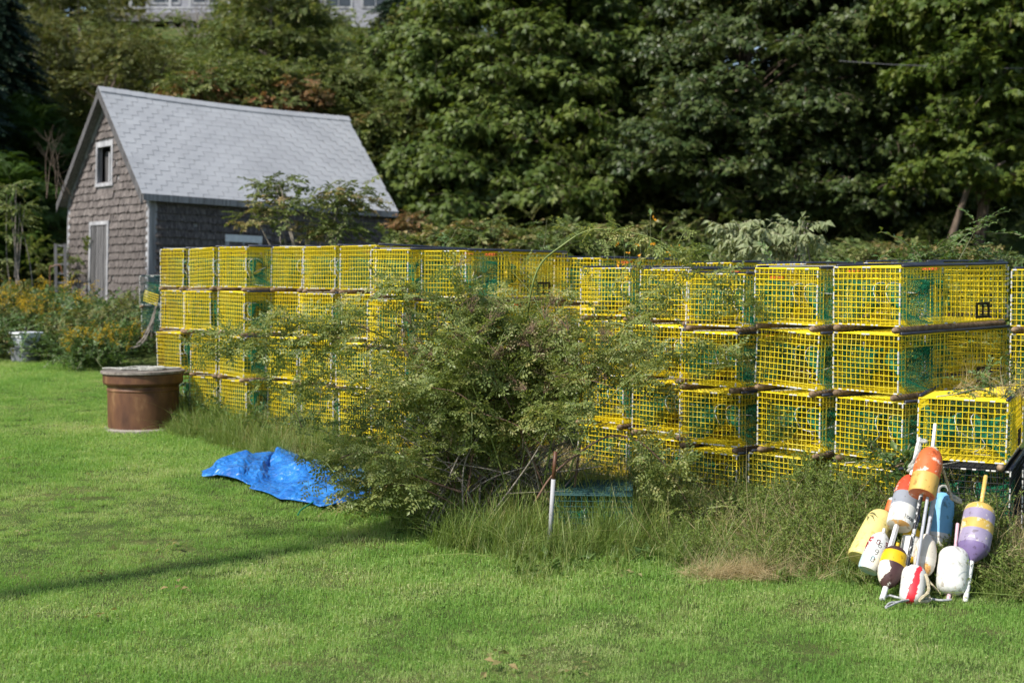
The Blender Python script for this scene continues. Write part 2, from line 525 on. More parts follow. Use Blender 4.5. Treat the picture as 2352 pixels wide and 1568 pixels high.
def src_hips(name, seed):
    random.seed(seed); rg = random.Random(seed); mb = MB()
    for j in range(16):
        p = Vector((rg.gauss(.06, .03), rg.gauss(0, .035), rg.gauss(.05, .03)))
        mb.tube([(0, 0, 0), p * .5 + Vector((0, 0, .01)), p], .0009, 3, 1, False)
        r = rg.uniform(.004, .0062)
        vs = [p + Vector(q) * r for q in ((1, 0, 0), (-1, 0, 0), (0, 1, 0), (0, -1, 0), (0, 0, 1.2), (0, 0, -1.2))]
        mb.add(vs, [(0, 2, 4), (2, 1, 4), (1, 3, 4), (3, 0, 4), (2, 0, 5), (1, 2, 5), (3, 1, 5), (0, 3, 5)])
    return source(name, mb, [M['hip'], M['cane_brown']])
def src_broad(name, seed):
    random.seed(seed); rg = random.Random(seed); mb = MB()
    for j in range(9):
        a = rg.uniform(0, 6.28)
        d = Vector((math.cos(a), math.sin(a), rg.uniform(.3, 1.4)))
        L = rg.uniform(.07, .2)
        mb.tube([(0, 0, 0), d.normalized() * L * .5], .002, 3, 1, False)
        leaf_ovate(mb, d.normalized() * L * .4, d + Vector((0, 0, -.2)), Vector((0, 0, 1)), L, L * .42, .15, .45)
    return source(name, mb, [M['broadleaf'], M['vine_stem']])
def src_bedstraw(name, seed):
    random.seed(seed); rg = random.Random(seed); mb = MB()
    for j in range(7):
        d = Vector((rg.gauss(0, 1), rg.gauss(0, 1), rg.uniform(.2, 1.6))).normalized(); L = rg.uniform(.1, .22)
        mb.tube([(0, 0, 0), d * L], .0012, 3, 1, False)
        for k in range(7):
            c = d * L * (k + 1) / 7
            for q in range(4):
                leaf_diamond(mb, c, rv(rg) + d * .3, rv(rg) + Vector((0, 0, 1)), .022, .008)
    return source(name, mb, [M['bedstraw'], M['vine_stem']])

S = {}
S['maple'] = [src_maple('maple%d' % i, M['maple_leaf'], 10 + i) for i in range(3)]
S['maple_grey'] = [src_maple('maple_grey%d' % i, M['maple_grey'], 20 + i) for i in range(3)]
S['maple_light'] = [src_maple('maple_light%d' % i, M['maple_light'], 30 + i) for i in range(3)]
S['alder'] = [src_ovate('alder%d' % i, M['alder_leaf'], 40 + i, 16, .1, .06, .4) for i in range(3)]
S['autumn'] = [src_ovate('autumn%d' % i, M['autumn_leaf'], 50 + i, 16, .07, .045, .3) for i in range(2)]
S['olive'] = [src_ovate('olive%d' % i, M['olive_leaf'], 55 + i, 16, .07, .042, .32) for i in range(2)]
S['tan'] = [src_ovate('tan%d' % i, M['tan_leaf'], 60 + i, 12, .09, .065, .25) for i in range(2)]
S['pale'] = [src_ovate('pale%d' % i, M['pale_leaf'], 65 + i, 11, .13, .075, .3, .9, -.5) for i in range(2)]
S['weed'] = [src_ovate('weed%d' % i, M['broadleaf'], 70 + i, 14, .055, .026, .26, .25, .3, 'vine_stem') for i in range(3)]
S['rose'] = [src_rose('rose%d' % i, 80 + i) for i in range(4)]
S['lawn'] = [src_lawn('lawn%d' % i, 90 + i) for i in range(5)]
S['long'] = [src_blade('long%d' % i, M['long_grass'], 100 + i, 24, .2, .6, .0075, .07, .6, 4) for i in range(4)]
S['mid'] = [src_blade('mid%d' % i, M['long_grass'], 110 + i, 40, .06, .2, .005, .09, .5, 3) for i in range(3)]
S['dry'] = [src_blade('dry%d' % i, M['dry_grass'], 115 + i, 22, .15, .5, .004, .07, .9, 4) for i in range(3)]
S['fern'] = [src_fern('fern%d' % i, M['fern_leaf'], 120 + i) for i in range(2)]
S['spruce'] = [src_spruce('spruce%d' % i, 125 + i) for i in range(2)]
S['golden'] = [src_goldenrod('golden%d' % i, 130 + i) for i in range(3)]
S['hips'] = [src_hips('hips%d' % i, 135 + i) for i in range(3)]
S['broad'] = [src_broad('broad%d' % i, 140 + i) for i in range(3)]
S['bed'] = [src_bedstraw('bed%d' % i, 145 + i) for i in range(3)]

# ------------------------------------------------------------------ ground
def build_ground():
    xs = np.unique(np.concatenate([np.linspace(-900, -40, 12), np.linspace(-40, -9, 40), np.linspace(-9, 9, 110), np.linspace(9, 40, 40), np.linspace(40, 900, 12)]))
    ys = np.unique(np.concatenate([np.linspace(-600, -5, 10), np.linspace(-5, 22, 150), np.linspace(22, 60, 70), np.linspace(60, 1500, 14)]))
    X, Y = np.meshgrid(xs, ys)
    Z = gz(X, Y) + .012 * np.sin(X * 5.1 + Y * 2.3) * np.sin(Y * 4.3 - X)
    v = np.stack([X, Y, Z], -1).reshape(-1, 3)
    nx = len(xs); ny = len(ys)
    f = [(j * nx + i, j * nx + i + 1, (j + 1) * nx + i + 1, (j + 1) * nx + i) for j in range(ny - 1) for i in range(nx - 1)]
    me = bpy.data.meshes.new('ground')
    me.from_pydata(v.tolist(), [], f)
    me.materials.append(M['soil'])
    me.polygons.foreach_set('use_smooth', [True] * len(f))
    o = bpy.data.objects.new('ground', me)
    COL.objects.link(o)
    o['kind'] = 'structure'
build_ground()

# line of the trap wall's front (x -> y), used to lay out lawn and weeds
WX = [-40, -5.6, -3.9, -3.4, -2.5, -1.6, -.9, -.4, .6, 1.35, 1.7, 2.1, 2.6, 3.1, 6, 40]
WY = [19.5, 19.2, 17.5, 14.4, 13.4, 12.7, 11.7, 11.5, 11.2, 10.7, 10.2, 9.7, 9.3, 8.6, 7.6, 7.6]
def wall_y(x): return np.interp(x, WX, WY)
def strip_w(x): return (1 + .1 * np.sin(np.asarray(x) * 5.3) + .06 * np.sin(np.asarray(x) * 13.1)) * np.interp(x, [-40, -4, -3.4, -2.5, -1, -.7, 0, 1, 1.8, 3, 6], [0, .0, .35, .5, .8, 1.7, 2.3, 2.1, 1.3, .6, .5])
np.random.seed(3)
def lawn():
    gx, gy = np.meshgrid(np.arange(-9, 6, .135), np.arange(3.5, 20, .145))
    x = gx.ravel() + np.random.uniform(-.07, .07, gx.size); y = gy.ravel() + np.random.uniform(-.07, .07, gx.size)
    lim = wall_y(x) - strip_w(x) + .35
    keep = (y < lim) & (np.abs(x) < .42 * y + 2.2)
    x, y = x[keep], y[keep]
    pts = np.stack([x, y, gz(x, y)], -1)
    rot = np.stack([np.random.normal(0, .04, len(x)), np.random.normal(0, .04, len(x)), np.random.uniform(0, 6.28, len(x))], -1)
    # mown lawn: growth a little uneven over the place
    g = .85 + .3 * np.sin(x * .9 + 1.3) * np.sin(y * .8) + np.random.uniform(-.12, .12, len(x))
    o = scatter('lawn_grass', pts, rot, np.clip(g, .6, 1.25), S['lawn'])
    tag(o, 'short mown green lawn grass in front of the traps', 'grass', kind='stuff')
lawn()

# ------------------------------------------------------------------ shed
M['wood_shingle'] = mat_noise('wood_shingle', [(.25, (.034, .028, .027)), (.42, (.085, .073, .071)), (.58, (.17, .148, .138)), (.7, (.255, .228, .215)), (.8, (.32, .21, .125))], 8, .9, .5, .006, (6, 6, .5), 'World', spec=.2, objrand=.22)
M['roof_shingle'] = mat_noise('roof_shingle', [(.3, (.31, .32, .34)), (.7, (.385, .395, .415))], 1.6, .9, .35, .004, None, 'World', spec=.15, objrand=.035, bscale=160)
M['white_trim'] = mat_noise('white_trim', [(.3, (.16, .16, .17)), (.5, (.34, .34, .36)), (.75, (.52, .52, .54))], 6, .75, .3, .004, (1, 1, .2), spec=.3)
M['grey_board'] = mat_noise('grey_board', [(.3, (.13, .12, .12)), (.7, (.3, .29, .29))], 9, .9, .5, .004, (3, 3, .2), spec=.2, objrand=.2)
M['door_board'] = mat_noise('door_board', [(.3, (.05, .048, .05)), (.7, (.15, .146, .15))], 9, .9, .5, .004, (3, 3, .2), spec=.2, objrand=.3)
M['white_plastic2'] = plain('white_paint', (.7, .72, .74), .5)
M['dark_inside'] = plain('dark_inside', (.012, .011, .01), .9)  # near-black; holds the shade behind the window and under the deck
M['glass'] = mat_noise('glass', [(.3, (.03, .035, .04)), (.7, (.05, .055, .065))], 2, .12, 0, spec=.6)

def build_shed():
    yaw = .88556
    X0, Y0 = -6.53, 25.0
    ZE = 3.406           # height of the lower roof edge at the near corner
    rotz = math.pi / 2 - yaw
    base = gzf(X0, Y0) - .1
    HE = ZE - base        # eave edge above the base
    R = Matrix.Rotation(rotz, 4, 'Z') @ Matrix.Rotation(.0295, 4, 'Y')
    shed = empty('shed', None, 'weathered grey shingled shed with steep pale asphalt roof at the wood edge', 'shed', mat=Matrix.Translation((X0, Y0, base)) @ R)
    W, L, RISE = 3.89, 5.42, 2.04
    ox0, ox1, oy = .2, .12, .13           # overhangs
    wx0, wx1, wy0, wy1 = ox0, L - ox1, oy, W - oy
    pit = math.atan2(RISE, W / 2)
    def roof_z(y): return HE + RISE * (1 - abs(y - W / 2) / (W / 2))
    th = .07
    # wall cores
    core = MB()
    z0 = -.4
    pts = [(wy0, z0), (wy1, z0), (wy1, roof_z(wy1) - th - .02), (W / 2, roof_z(W / 2) - th - .03), (wy0, roof_z(wy0) - th - .02)]
    # gable with a window hole: build as strips round the opening
    wa, wb, wz0, wz1 = 1.74, 2.36, 2.6, 3.26
    def gp(y): return roof_z(y) - th - .02
    ys = [wy0, wa, wb, wy1]
    t = .06
    def slab(poly, x):
        n = len(poly)
        vs = [(x, y, z) for y, z in poly] + [(x + t, y, z) for y, z in poly]
        core.add(vs, [tuple(range(n))[::-1], tuple(range(n, 2 * n))] + [(i, (i + 1) % n, n + (i + 1) % n, n + i) for i in range(n)])
    slab([(wy0, z0), (wa, z0), (wa, gp(wa)), (wy0, gp(wy0))], wx0)
    slab([(wb, z0), (wy1, z0), (wy1, gp(wy1)), (wb, gp(wb))], wx0)
    slab([(wa, z0), (wb, z0), (wb, wz0), (wa, wz0)], wx0)
    slab([(wa, wz1), (wb, wz1), (wb, gp(wb)), (W / 2, gp(W / 2)), (wa, gp(wa))], wx0)
    gw = core.build('gable_wall', M['grey_board'], shed)
    core = MB()
    core.box(wx0 + .06, wx1, wy0, wy0 + .06, z0, gp(wy0) - .02)
    sw = core.build('side_wall', M['grey_board'], shed)
    core = MB()
    core.box(wx0 + .06, wx1, wy1 - .06, wy1, z0, gp(wy1) - .02)
    core.build('back_wall', M['grey_board'], shed)
    core = MB()
    slab([(wy0, z0), (wy1, z0), (wy1, gp(wy1)), (W / 2, gp(W / 2)), (wy0, gp(wy0))], wx1 - .06)
    core.build('rear_gable_wall', M['grey_board'], shed)
    # roof deck: two slopes, slightly sagging ridge
    def sag(x): return -.05 * math.sin(math.pi * x / L)
    roofs = []
    for side in (0, 1):
        mb = MB()
        nx = 10
        vs = []; fs = []
        for i in range(nx + 1):
            x = L * i / nx
            ye, yr = (0, W / 2) if side == 0 else (W, W / 2)
            for (y, z) in ((ye, HE - .02), (yr, HE + RISE - .02)):
                vs.append((x, y, z + sag(x)))
            for (y, z) in ((ye, HE - th - .02), (yr, HE + RISE - th - .02)):
                vs.append((x, y, z + sag(x)))
        for i in range(nx):
            a, b = 4 * i, 4 * i + 4
            fs += [(a, b, b + 1, a + 1), (a + 2, a + 3, b + 3, b + 2), (a, a + 2, b + 2, b), (a + 1, b + 1, b + 3, a + 3)]
        fs += [(0, 1, 3, 2), (4 * nx, 4 * nx + 2, 4 * nx + 3, 4 * nx + 1)]
        mb.add(vs, fs)
        roofs.append(mb.build('roof', M['grey_board'], shed))
    # asphalt tabs on the slope that shows
    rg = random.Random(7)
    SL = math.hypot(W / 2, RISE)
    rows = 21
    ex = SL / rows
    mbt = MB(); mbt.box(0, .302, -.0, ex + .03, 0, .006)
    tab_me = mbt.mesh('roof_tab', M['roof_shingle'])
    rest = MB()
    cnt = 0
    for r in range(rows):
        s0 = r * ex
        offx = (r % 2) * .155 + (r % 5) * .012
        x = -.02 - offx
        while x < L + .02:
            xa, xb = max(x, -.02), min(x + .3, L + .02)
            if xb - xa > .05:
                y = s0 * math.cos(pit); z = HE + s0 * math.sin(pit) - .012 + sag((xa + xb) / 2)
                lift = .004 + rg.uniform(0, .002) + .004
                sc = ((xb - xa - .007) / .302, 1, 1)
                nrm = Vector((0, -math.sin(pit), math.cos(pit)))
                loc = Vector((xa, y - .012 * math.cos(pit), z - .012 * math.sin(pit))) + nrm * lift
                tilt = -.006
                if cnt < 300 and r >= 3:
                    inst('asphalt_tab', tab_me, roofs[0], loc, (pit - .022 + rg.uniform(-.002, .002), 0, 0), sc)
                    cnt += 1
                else:
                    Mx = Matrix.Translation(loc) @ Euler((pit - .022 + rg.uniform(-.002, .002), 0, 0)).to_matrix().to_4x4() @ Matrix.Diagonal((sc[0], 1, 1, 1))
                    rest.box(0, .302, 0, ex + .03, 0, .006, 0, None, Mx)
            x += .305
    rest.build('asphalt_tab_courses', M['roof_shingle'], roofs[0], kind='stuff')
    mb = MB()
    for k in range(18):    # ridge caps
        x = -.02 + k * .305
        for sg in (1, -1):
            Mx = Matrix.Translation((x, W / 2, HE + RISE + .012 + sag(min(max(x, 0), L)))) @ Matrix.Rotation(sg * -(pit - .05), 4, 'X')
            mb.box(0, .3, 0 if sg == 1 else -.14, .14 if sg == 1 else 0, 0, .012, 0, None, Matrix.Translation((x, W / 2, HE + RISE + .014 + sag(min(max(x, 0), L)))) @ Matrix.Rotation((-pit if sg == 1 else pit), 4, 'X'))
    mb.build('ridge_cap', M['roof_shingle'], roofs[0], kind='stuff')
    # wooden shingles
    sm = []
    for k in range(5):
        mb = MB(); w = .13
        zt = .2
        j = [rg.uniform(-.006, .006) for _ in range(3)]
        # local: x across, y out of the wall (negative = outwards), z up; butt thick at the bottom
        vs = [(0, -.034, j[0]), (w * .5, -.036, j[1]), (w, -.034, j[2]), (0, 0, j[0]), (w * .5, 0, j[1]), (w, 0, j[2]), (0, -.003, zt), (w * .5, -.003, zt), (w, -.003, zt)]
        mb.add(vs, [(0, 1, 7, 6), (1, 2, 8, 7), (0, 3, 4, 1), (1, 4, 5, 2), (0, 6, 3), (2, 5, 8)])
        sm.append(mb.mesh('shingle_piece', M['wood_shingle']))
    count = [0]
    def course(wall, rest, along0, along1, z, place):
        a = along0
        while a < along1 - .02:
            w = min(rg.uniform(.055, .14), along1 - a)
            dz = rg.uniform(-.012, .012)
            if rg.random() < .012:
                a += w; continue
            loc, rz = place(a, z + dz)
            out = rg.uniform(0, .003)
            me = sm[rg.randrange(5)]
            sc = ((w - .002) / .13, 1 + rg.uniform(0, .4), 1)
            if count[0] < 300:
                inst('wood_shingle', me, wall, loc, (rg.gauss(0, .012), rg.gauss(0, .012), rz), sc)
                count[0] += 1
            else:
                Mx = Matrix.Translation(loc) @ Matrix.Rotation(rz, 4, 'Z') @ Matrix.Rotation(rg.gauss(0, .012), 4, 'Y') @ Matrix.Diagonal((sc[0], sc[1], 1, 1))
                b = len(rest.v)
                rest.v.extend([tuple(Mx @ v.co) for v in me.vertices]); rest.f.extend([tuple(i + b for i in p.vertices) for p in me.polygons])
                rest.m.extend([0] * len(me.polygons)); rest.a.extend([rg.random()] * len(me.vertices))
            a += w
    EXP = .142
    da, db, dz1 = 1.86, 2.62, 1.8        # door opening
    rest = MB()
    zt = HE + RISE - .35
    k = 0
    zz = zt
    while zz > -.05:
        # gable: wall along +y seen from -x; piece local x runs along -y
        half = (HE + RISE - th - .06 - (zz + EXP)) / RISE * (W / 2)
        a0 = max(wy0 + .02, W / 2 - half); a1 = min(wy1 - .02, W / 2 + half)
        spans = [(a0, a1)]
        def cut(sps, c0, c1):
            o = []
            for s0, s1 in sps:
                if s1 <= c0 or s0 >= c1: o.append((s0, s1)); continue
                if s0 < c0: o.append((s0, c0))
                if s1 > c1: o.append((c1, s1))
            return o
        if wz0 - .2 < zz < wz1 + .02: spans = cut(spans, wa - .07, wb + .07)
        if zz < dz1: spans = cut(spans, da - .06, db + .06)
        for s0, s1 in spans:
            if s1 - s0 > .04:
                course(gw, rest, s0, s1, zz, lambda a, z: (Vector((wx0 - .002, W - a if False else a + 0.0, z)), -math.pi / 2) if False else (Vector((wx0 - .002, (s0 + s1) - a, z)), -math.pi / 2))
        zz -= EXP
    rest.build('wood_shingle_courses', M['wood_shingle'], gw, kind='stuff')
    rest = MB()
    zz = gp(wy0) - .02 - EXP - .06
    while zz > -.05:
        course(sw, rest, wx0 + .1, wx1 - .05, zz, lambda a, z: (Vector((a, wy0 - .002, z)), 0))
        zz -= EXP
    rest.build('wood_shingle_courses', M['wood_shingle'], sw, kind='stuff')
    # boards
    def board(name, x0, x1, y0, y1, z0_, z1_, mat, par=shed, Mx=None):
        mb = MB(); mb.box(x0, x1, y0, y1, z0_, z1_, 0, None, Mx); return mb.build(name, mat, par)
    board('corner_board', wx0 - .03, wx0 - .005, wy0 - .03, wy0 + .085, -.3, gp(wy0) - .0, M['white_trim'])
    board('corner_board', wx0 - .004, wx0 + .12, wy0 - .032, wy0 - .006, -.3, gp(wy0) - .03, M['grey_board'])  # side face of the white corner trim, its shade put into the grey
    board('corner_board', wx0 - .03, wx0 - .005, wy1 - .09, wy1 + .03, -.3, gp(wy1), M['white_trim'])
    for side in (0, 1):
        ye = 0 if side == 0 else W
        a = Vector((0, ye, HE - th - .02)); b = Vector((0, W / 2, HE + RISE - th - .02))
        n2 = Vector((0, 0, -.13))
        mb = MB()
        for (x0, x1, nm, mat_, dz_, hh) in ((-.022, .0, 'rake_board', M['door_board'], .06, -.17), (wx0 - .03, wx0 - .004, 'rake_trim', M['white_trim'], -.01, -.13)):
            mb = MB()
            q = [a + Vector((0, 0, dz_)), b + Vector((0, 0, dz_)), b + Vector((0, 0, dz_ + hh)), a + Vector((0, 0, dz_ + hh))]
            if nm == 'rake_trim':
                aa = Vector((0, wy0 if side == 0 else wy1, gp(wy0) + .0)); q = [aa, b + Vector((0, 0, dz_)), b + Vector((0, 0, dz_ + hh)), aa + Vector((0, 0, hh))]
            mb.add([(x0, p.y, p.z) for p in q] + [(x1, p.y, p.z) for p in q], [(0, 1, 2, 3), (7, 6, 5, 4), (0, 4, 5, 1), (1, 5, 6, 2), (2, 6, 7, 3), (3, 7, 4, 0)])
            mb.build(nm, mat_, shed)
    board('eave_board', 0, L, -.024, -.002, HE - th - .06, HE - .01, M['grey_board'])
    # upper window: frame, near-black sheet painted as the unlit inside, hanging board and torn sash
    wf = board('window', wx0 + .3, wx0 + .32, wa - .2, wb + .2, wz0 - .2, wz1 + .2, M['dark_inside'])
    for (a, b, c, d) in ((wa - .07, wb + .07, wz1, wz1 + .1), (wa - .07, wa, wz0 - .02, wz1), (wb, wb + .07, wz0 - .02, wz1), (wa - .09, wb + .09, wz0 - .08, wz0 - .021)):
        board('window_frame', wx0 - .045, wx0 + .02, a, b, c, d, M['white_trim'], wf)
    board('hanging_board', wx0 + .12, wx0 + .14, wb - .27, wb + .02, wz0, wz1 - .06, M['door_board'], wf)
    board('sash_stile', wx0 + .05, wx0 + .08, wb - .36, wb - .31, wz0, wz1 - .1, M['white_trim'], wf)
    board('sash_stile', wx0 + .05, wx0 + .08, wa + .04, wa + .08, wz0, wz1 - .2, M['white_trim'], wf, Matrix.Translation((0, 0, 0)) @ Matrix.Rotation(.0, 4, 'X'))
    # door of upright planks
    door = board('door', wx0 - .02, wx0 - .004, da, db, -.25, dz1 - .01, M['dark_inside'])
    k = 0; y = da + .004
    while y < db - .02:
        w = min(rg.uniform(.1, .15), db - y - .004)
        mb = MB(); mb.box(wx0 - .04 - rg.uniform(0, .006), wx0 - .021, y, y + w - .014, -.25 - rg.uniform(0, .04), dz1 - .02)
        mb.build('plank', M['door_board'], door)
        y += w
    for (a, b, c, d) in ((da - .06, da, -.25, dz1), (db, db + .06, -.25, dz1), (da - .07, db + .07, dz1 + .002, dz1 + .07)):
        board('door_frame', wx0 - .05, wx0 - .003, a, b, c, d, M['white_trim'], door)
    # side window with white head board
    sx = 1.75
    sf = board('side_window', sx, sx + .6, wy0 - .022, wy0 - .006, .9, 1.52, M['glass'])
    board('head_board', sx - .08, sx + .68, wy0 - .05, wy0 - .0235, 1.522, 1.65, M['white_plastic2'], sf)
    board('jamb_board', sx - .08, sx - .002, wy0 - .045, wy0 - .0235, .86, 1.52, M['white_trim'], sf)
    board('jamb_board', sx + .602, sx + .68, wy0 - .045, wy0 - .0235, .86, 1.52, M['white_trim'], sf)
    board('mullion', sx + .285, sx + .315, wy0 - .04, wy0 - .0235, .9, 1.52, M['white_trim'], sf)
build_shed()

# ------------------------------------------------------------------ lobster traps
def wiremat(name, c, d, rust=None):
    stops = [(.25, d), (.55, c)]
    if rust: stops += [(.78, c), (.86, rust)]
    return mat_noise(name, stops, 5, .42, .0, spec=.45, coord='World', objrand=.06)
M['yellow_wire'] = mat_noise('yellow_wire', [(.22, (.5, .33, .03)), (.36, (.8, .58, .012)), (.55, (.86, .66, .012)), (.72, (.84, .7, .1)), (.85, (.66, .5, .1))], 2.6, .45, 0, coord='World', objrand=.13, detail=6, spec=.4)
M['green_wire'] = wiremat('green_wire', (.01, .07, .065), (.006, .04, .045))
M['black_wire'] = wiremat('black_wire', (.02, .022, .024), (.012, .012, .014))
M['clip'] = plain('clip_metal', (.62, .61, .58), .45)
M['runner_wood'] = mat_noise('runner_wood', [(.25, (.1, .065, .04)), (.55, (.25, .17, .105)), (.8, (.36, .29, .21))], 9, .85, .4, .004, (4, .5, 4), 'World', spec=.2, objrand=.2)
M['strip'] = mat_noise('strip', [(.3, (.012, .014, .022)), (.7, (.035, .04, .06))], 5, .38, .0, spec=.5)
M['net'] = mat_noise('net', [(.3, (.008, .12, .06)), (.7, (.018, .2, .105))], 30, .8, 0, spec=.2)
M['hoop'] = plain('hoop', (.72, .73, .7), .5)
M['vent'] = plain('vent', (.014, .013, .013), .5)
M['cord'] = plain('cord', (.62, .6, .52), .8)
M['tag_orange'] = plain('tag_orange', (.7, .13, .03), .6)
TW, TL, TH = .5334, 1.257, .381
NW, NL, NH = 14, 33, 10
WR = .0024
HOLE = (2, 10, 0, 8)   # cells along the length, cells up: the side entrance

def cage_mesh(seed, mat, name, wr=WR):
    rg = random.Random(seed)
    ph = [rg.uniform(0, 6.28) for _ in range(12)]
    amp = [rg.uniform(.002, .008) for _ in range(6)]
    mb = MB()
    def panel(idx, org, u, v, nu, nv, nrm, hole=None):
        org, u, v, nrm = Vector(org), Vector(u), Vector(v), Vector(nrm)
        def P(i, j, outw):
            s, t = i / nu, j / nv
            edge = math.sin(math.pi * s) * math.sin(math.pi * t)
            bul = amp[idx] * edge * (math.sin(3 * s + ph[idx]) + .8 * math.sin(5 * t + ph[idx + 6]))
            jx = .0035 * edge * math.sin(7 * s * 3 + ph[idx] + j * 1.7); jy = .0035 * edge * math.sin(9 * t + ph[idx + 6] + i * 2.1)
            return org + u * (s + jx / u.length) + v * (t + jy / v.length) + nrm * (bul + outw)
        def inside(i, j): return hole and hole[0] < i < hole[1] and hole[2] <= j < hole[3]
        def seg_in(i0, j0, i1, j1):
            if not hole: return False
            ci, cj = (i0 + i1) / 2, (j0 + j1) / 2
            return hole[0] < ci < hole[1] and hole[2] - .01 < cj < hole[3]
        def run(nodes_, outw):
            cur = [nodes_[0]]
            runs = []
            for a, b in zip(nodes_, nodes_[1:]):
                if seg_in(a[0], a[1], b[0], b[1]):
                    if len(cur) > 1: runs.append(cur)
                    cur = [b]
                else: cur.append(b)
            if len(cur) > 1: runs.append(cur)
            for r in runs:
                ks = list(range(0, len(r), 3))
                if ks[-1] != len(r) - 1: ks.append(len(r) - 1)
                mb.tube([P(r[k][0], r[k][1], outw) for k in ks], wr, 4, 0, False)
        for j in range(nv + 1): run([(i, j) for i in range(nu + 1)], wr * .9)
        for i in range(nu + 1): run([(i, j) for j in range(nv + 1)], -wr * .9)
    w, l, h = TW, TL, TH
    panel(0, (-w / 2, 0, 0), (w, 0, 0), (0, 0, h), NW, NH, (0, -1, 0))
    panel(1, (-w / 2, l, 0), (w, 0, 0), (0, 0, h), NW, NH, (0, 1, 0))
    panel(2, (w / 2, 0, 0), (0, l, 0), (0, 0, h), NL, NH, (1, 0, 0), HOLE)
    panel(3, (-w / 2, 0, 0), (0, l, 0), (0, 0, h), NL, NH, (-1, 0, 0), HOLE)
    panel(4, (-w / 2, 0, h), (w, 0, 0), (0, l, 0), NW, NL, (0, 0, 1))
    panel(5, (-w / 2, 0, 0), (w, 0, 0), (0, l, 0), NW, NL, (0, 0, -1))
    # partition between kitchen and parlour
    for i in range(NW + 1):
        if 4 <= i <= 10: continue
        x = -w / 2 + w * i / NW
        mb.tube([(x, .5, 0), (x, .5, h)], wr, 4, 0, False)
    return mb.mesh(name, mat)
def clip_mesh(seed):
    rg = random.Random(seed); mb = MB()
    w, l, h = TW / 2, TL, TH
    def edge(a, b, n, p):
        a, b = Vector(a), Vector(b)
        for k in range(n):
            if rg.random() < p:
                t = (k + .5 + rg.uniform(-.2, .2)) / n
                c = a.lerp(b, t); d = (b - a).normalized() * rg.uniform(.008, .016)
                mb.tube([c - d, c + d], .0058, 5, 0, True)
    for x in (-w, w):
        edge((x, 0, 0), (x, 0, h), 12, .85)
        edge((x, 0, 0), (x, l, 0), 28, .35)
        edge((x, 0, h), (x, l, h), 28, .25)
        edge((x, l, 0), (x, l, h), 10, .6)
    edge((-w, 0, 0), (w, 0, 0), 14, .6); edge((-w, 0, h), (w, 0, h), 14, .35)
    return mb.mesh('edge_ring', M['clip'])
def net_mesh(seed):
    rg = random.Random(seed); mb = MB()
    def funnel(P0, P1, n, m):
        # P0(t), P1(t): outer and inner loops, t in 0..1
        def Q(t, v):
            a = P0(t % 1.0); b = P1(t % 1.0)
            sagv = -.02 * math.sin(math.pi * v)
            return a.lerp(b, v) + Vector((.003 * math.sin(40 * t), .003 * math.cos(31 * t), sagv))
        for k in range(n):
            for sg in (1, -1):
                mb.tube([Q(k / n + sg * v * .13, v) for v in [q / m for q in range(m + 1)]], .0017, 3, 0, False)
    def rect(p, u, v):
        p, u, v = Vector(p), Vector(u), Vector(v)
        def f(t):
            t *= 4
            if t < 1: return p + u * t
            if t < 2: return p + u + v * (t - 1)
            if t < 3: return p + u + v - u * (t - 2)
            return p + v - v * (t - 3)
        return f
    def ringf(c, u, v, r):
        c, u, v = Vector(c), Vector(u), Vector(v)
        return lambda t: c + (u * -math.cos(2 * math.pi * (t - .125) ) + v * -math.sin(2 * math.pi * (t - .125))) * r
    c = TL / NL
    for sg in (1, -1):
        funnel(rect((sg * TW / 2, HOLE[0] * c, .005), (0, (HOLE[1] - HOLE[0]) * c, 0), (0, 0, HOLE[3] * TH / NH - .005)),
               ringf((sg * .05, (HOLE[0] + HOLE[1]) / 2 * c, .2), (0, 1, 0), (0, 0, 1), .075), 44, 5)
    funnel(rect((-TW / 2 + .01, .5, .01), (TW - .02, 0, 0), (0, 0, TH - .02)), ringf((0, .82, .2), (1, 0, 0), (0, 0, 1), .08), 60, 6)
    return mb.mesh('netting', M['net'])
def hoop_mesh(seed):
    rg = random.Random(seed); mb = MB()
    c = TL / NL
    for sg in (1, -1):
        cc = Vector((sg * .05, (HOLE[0] + HOLE[1]) / 2 * c, .2))
        n0, n1 = (0, 19) if rg.random() < .4 else (rg.randrange(0, 6), rg.randrange(12, 17))
        mb.tube([cc + Vector((.015 * math.sin(2 * a), math.cos(a) * .077, math.sin(a) * .077)) for a in [6.2832 * k / 18 for k in range(n0, n1)]], .0026, 5, 0, False)
    z = rg.uniform(.1, .2)
    mb.tube(crom([(-.2, .2, z), (-.08, .22 + rg.uniform(-.1, .2), z - rg.uniform(0, .08)), (.06, .2, z + rg.uniform(-.05, .03)), (.22, .24, z + .03)], 4), .0025, 4, 0, False)
    if rg.random() < .5: mb.tube(crom([(.1, .1, z), (.13, .12, .09), (.05, .2, .03), (.15, .3, .01)], 4), .0025, 4, 0, False)
    return mb.mesh('bait_hoop', M['hoop'])
def runner_mesh():
    mb = MB()
    ys = [-.03, -.022, 0, .05, .4, .8, TL - .04, TL, TL + .012]
    rs = [.008, .017, .0235, .025, .0235, .0245, .024, .02, .008]
    mb.tube([(0, y, -.027 + .004 * math.sin(y * 4)) for y in ys], rs, 10, 0, True)
    return mb.mesh('runner', M['runner_wood'], True)
def strip_mesh():
    mb = MB()
    mb.tube([(0, .03, TH + .011), (0, .4, TH + .013), (0, .8, TH + .011), (0, TL - .01, TH + .013)], .012, 7, 0, True)
    return mb.mesh('rubbing_strip', M['strip'], True)
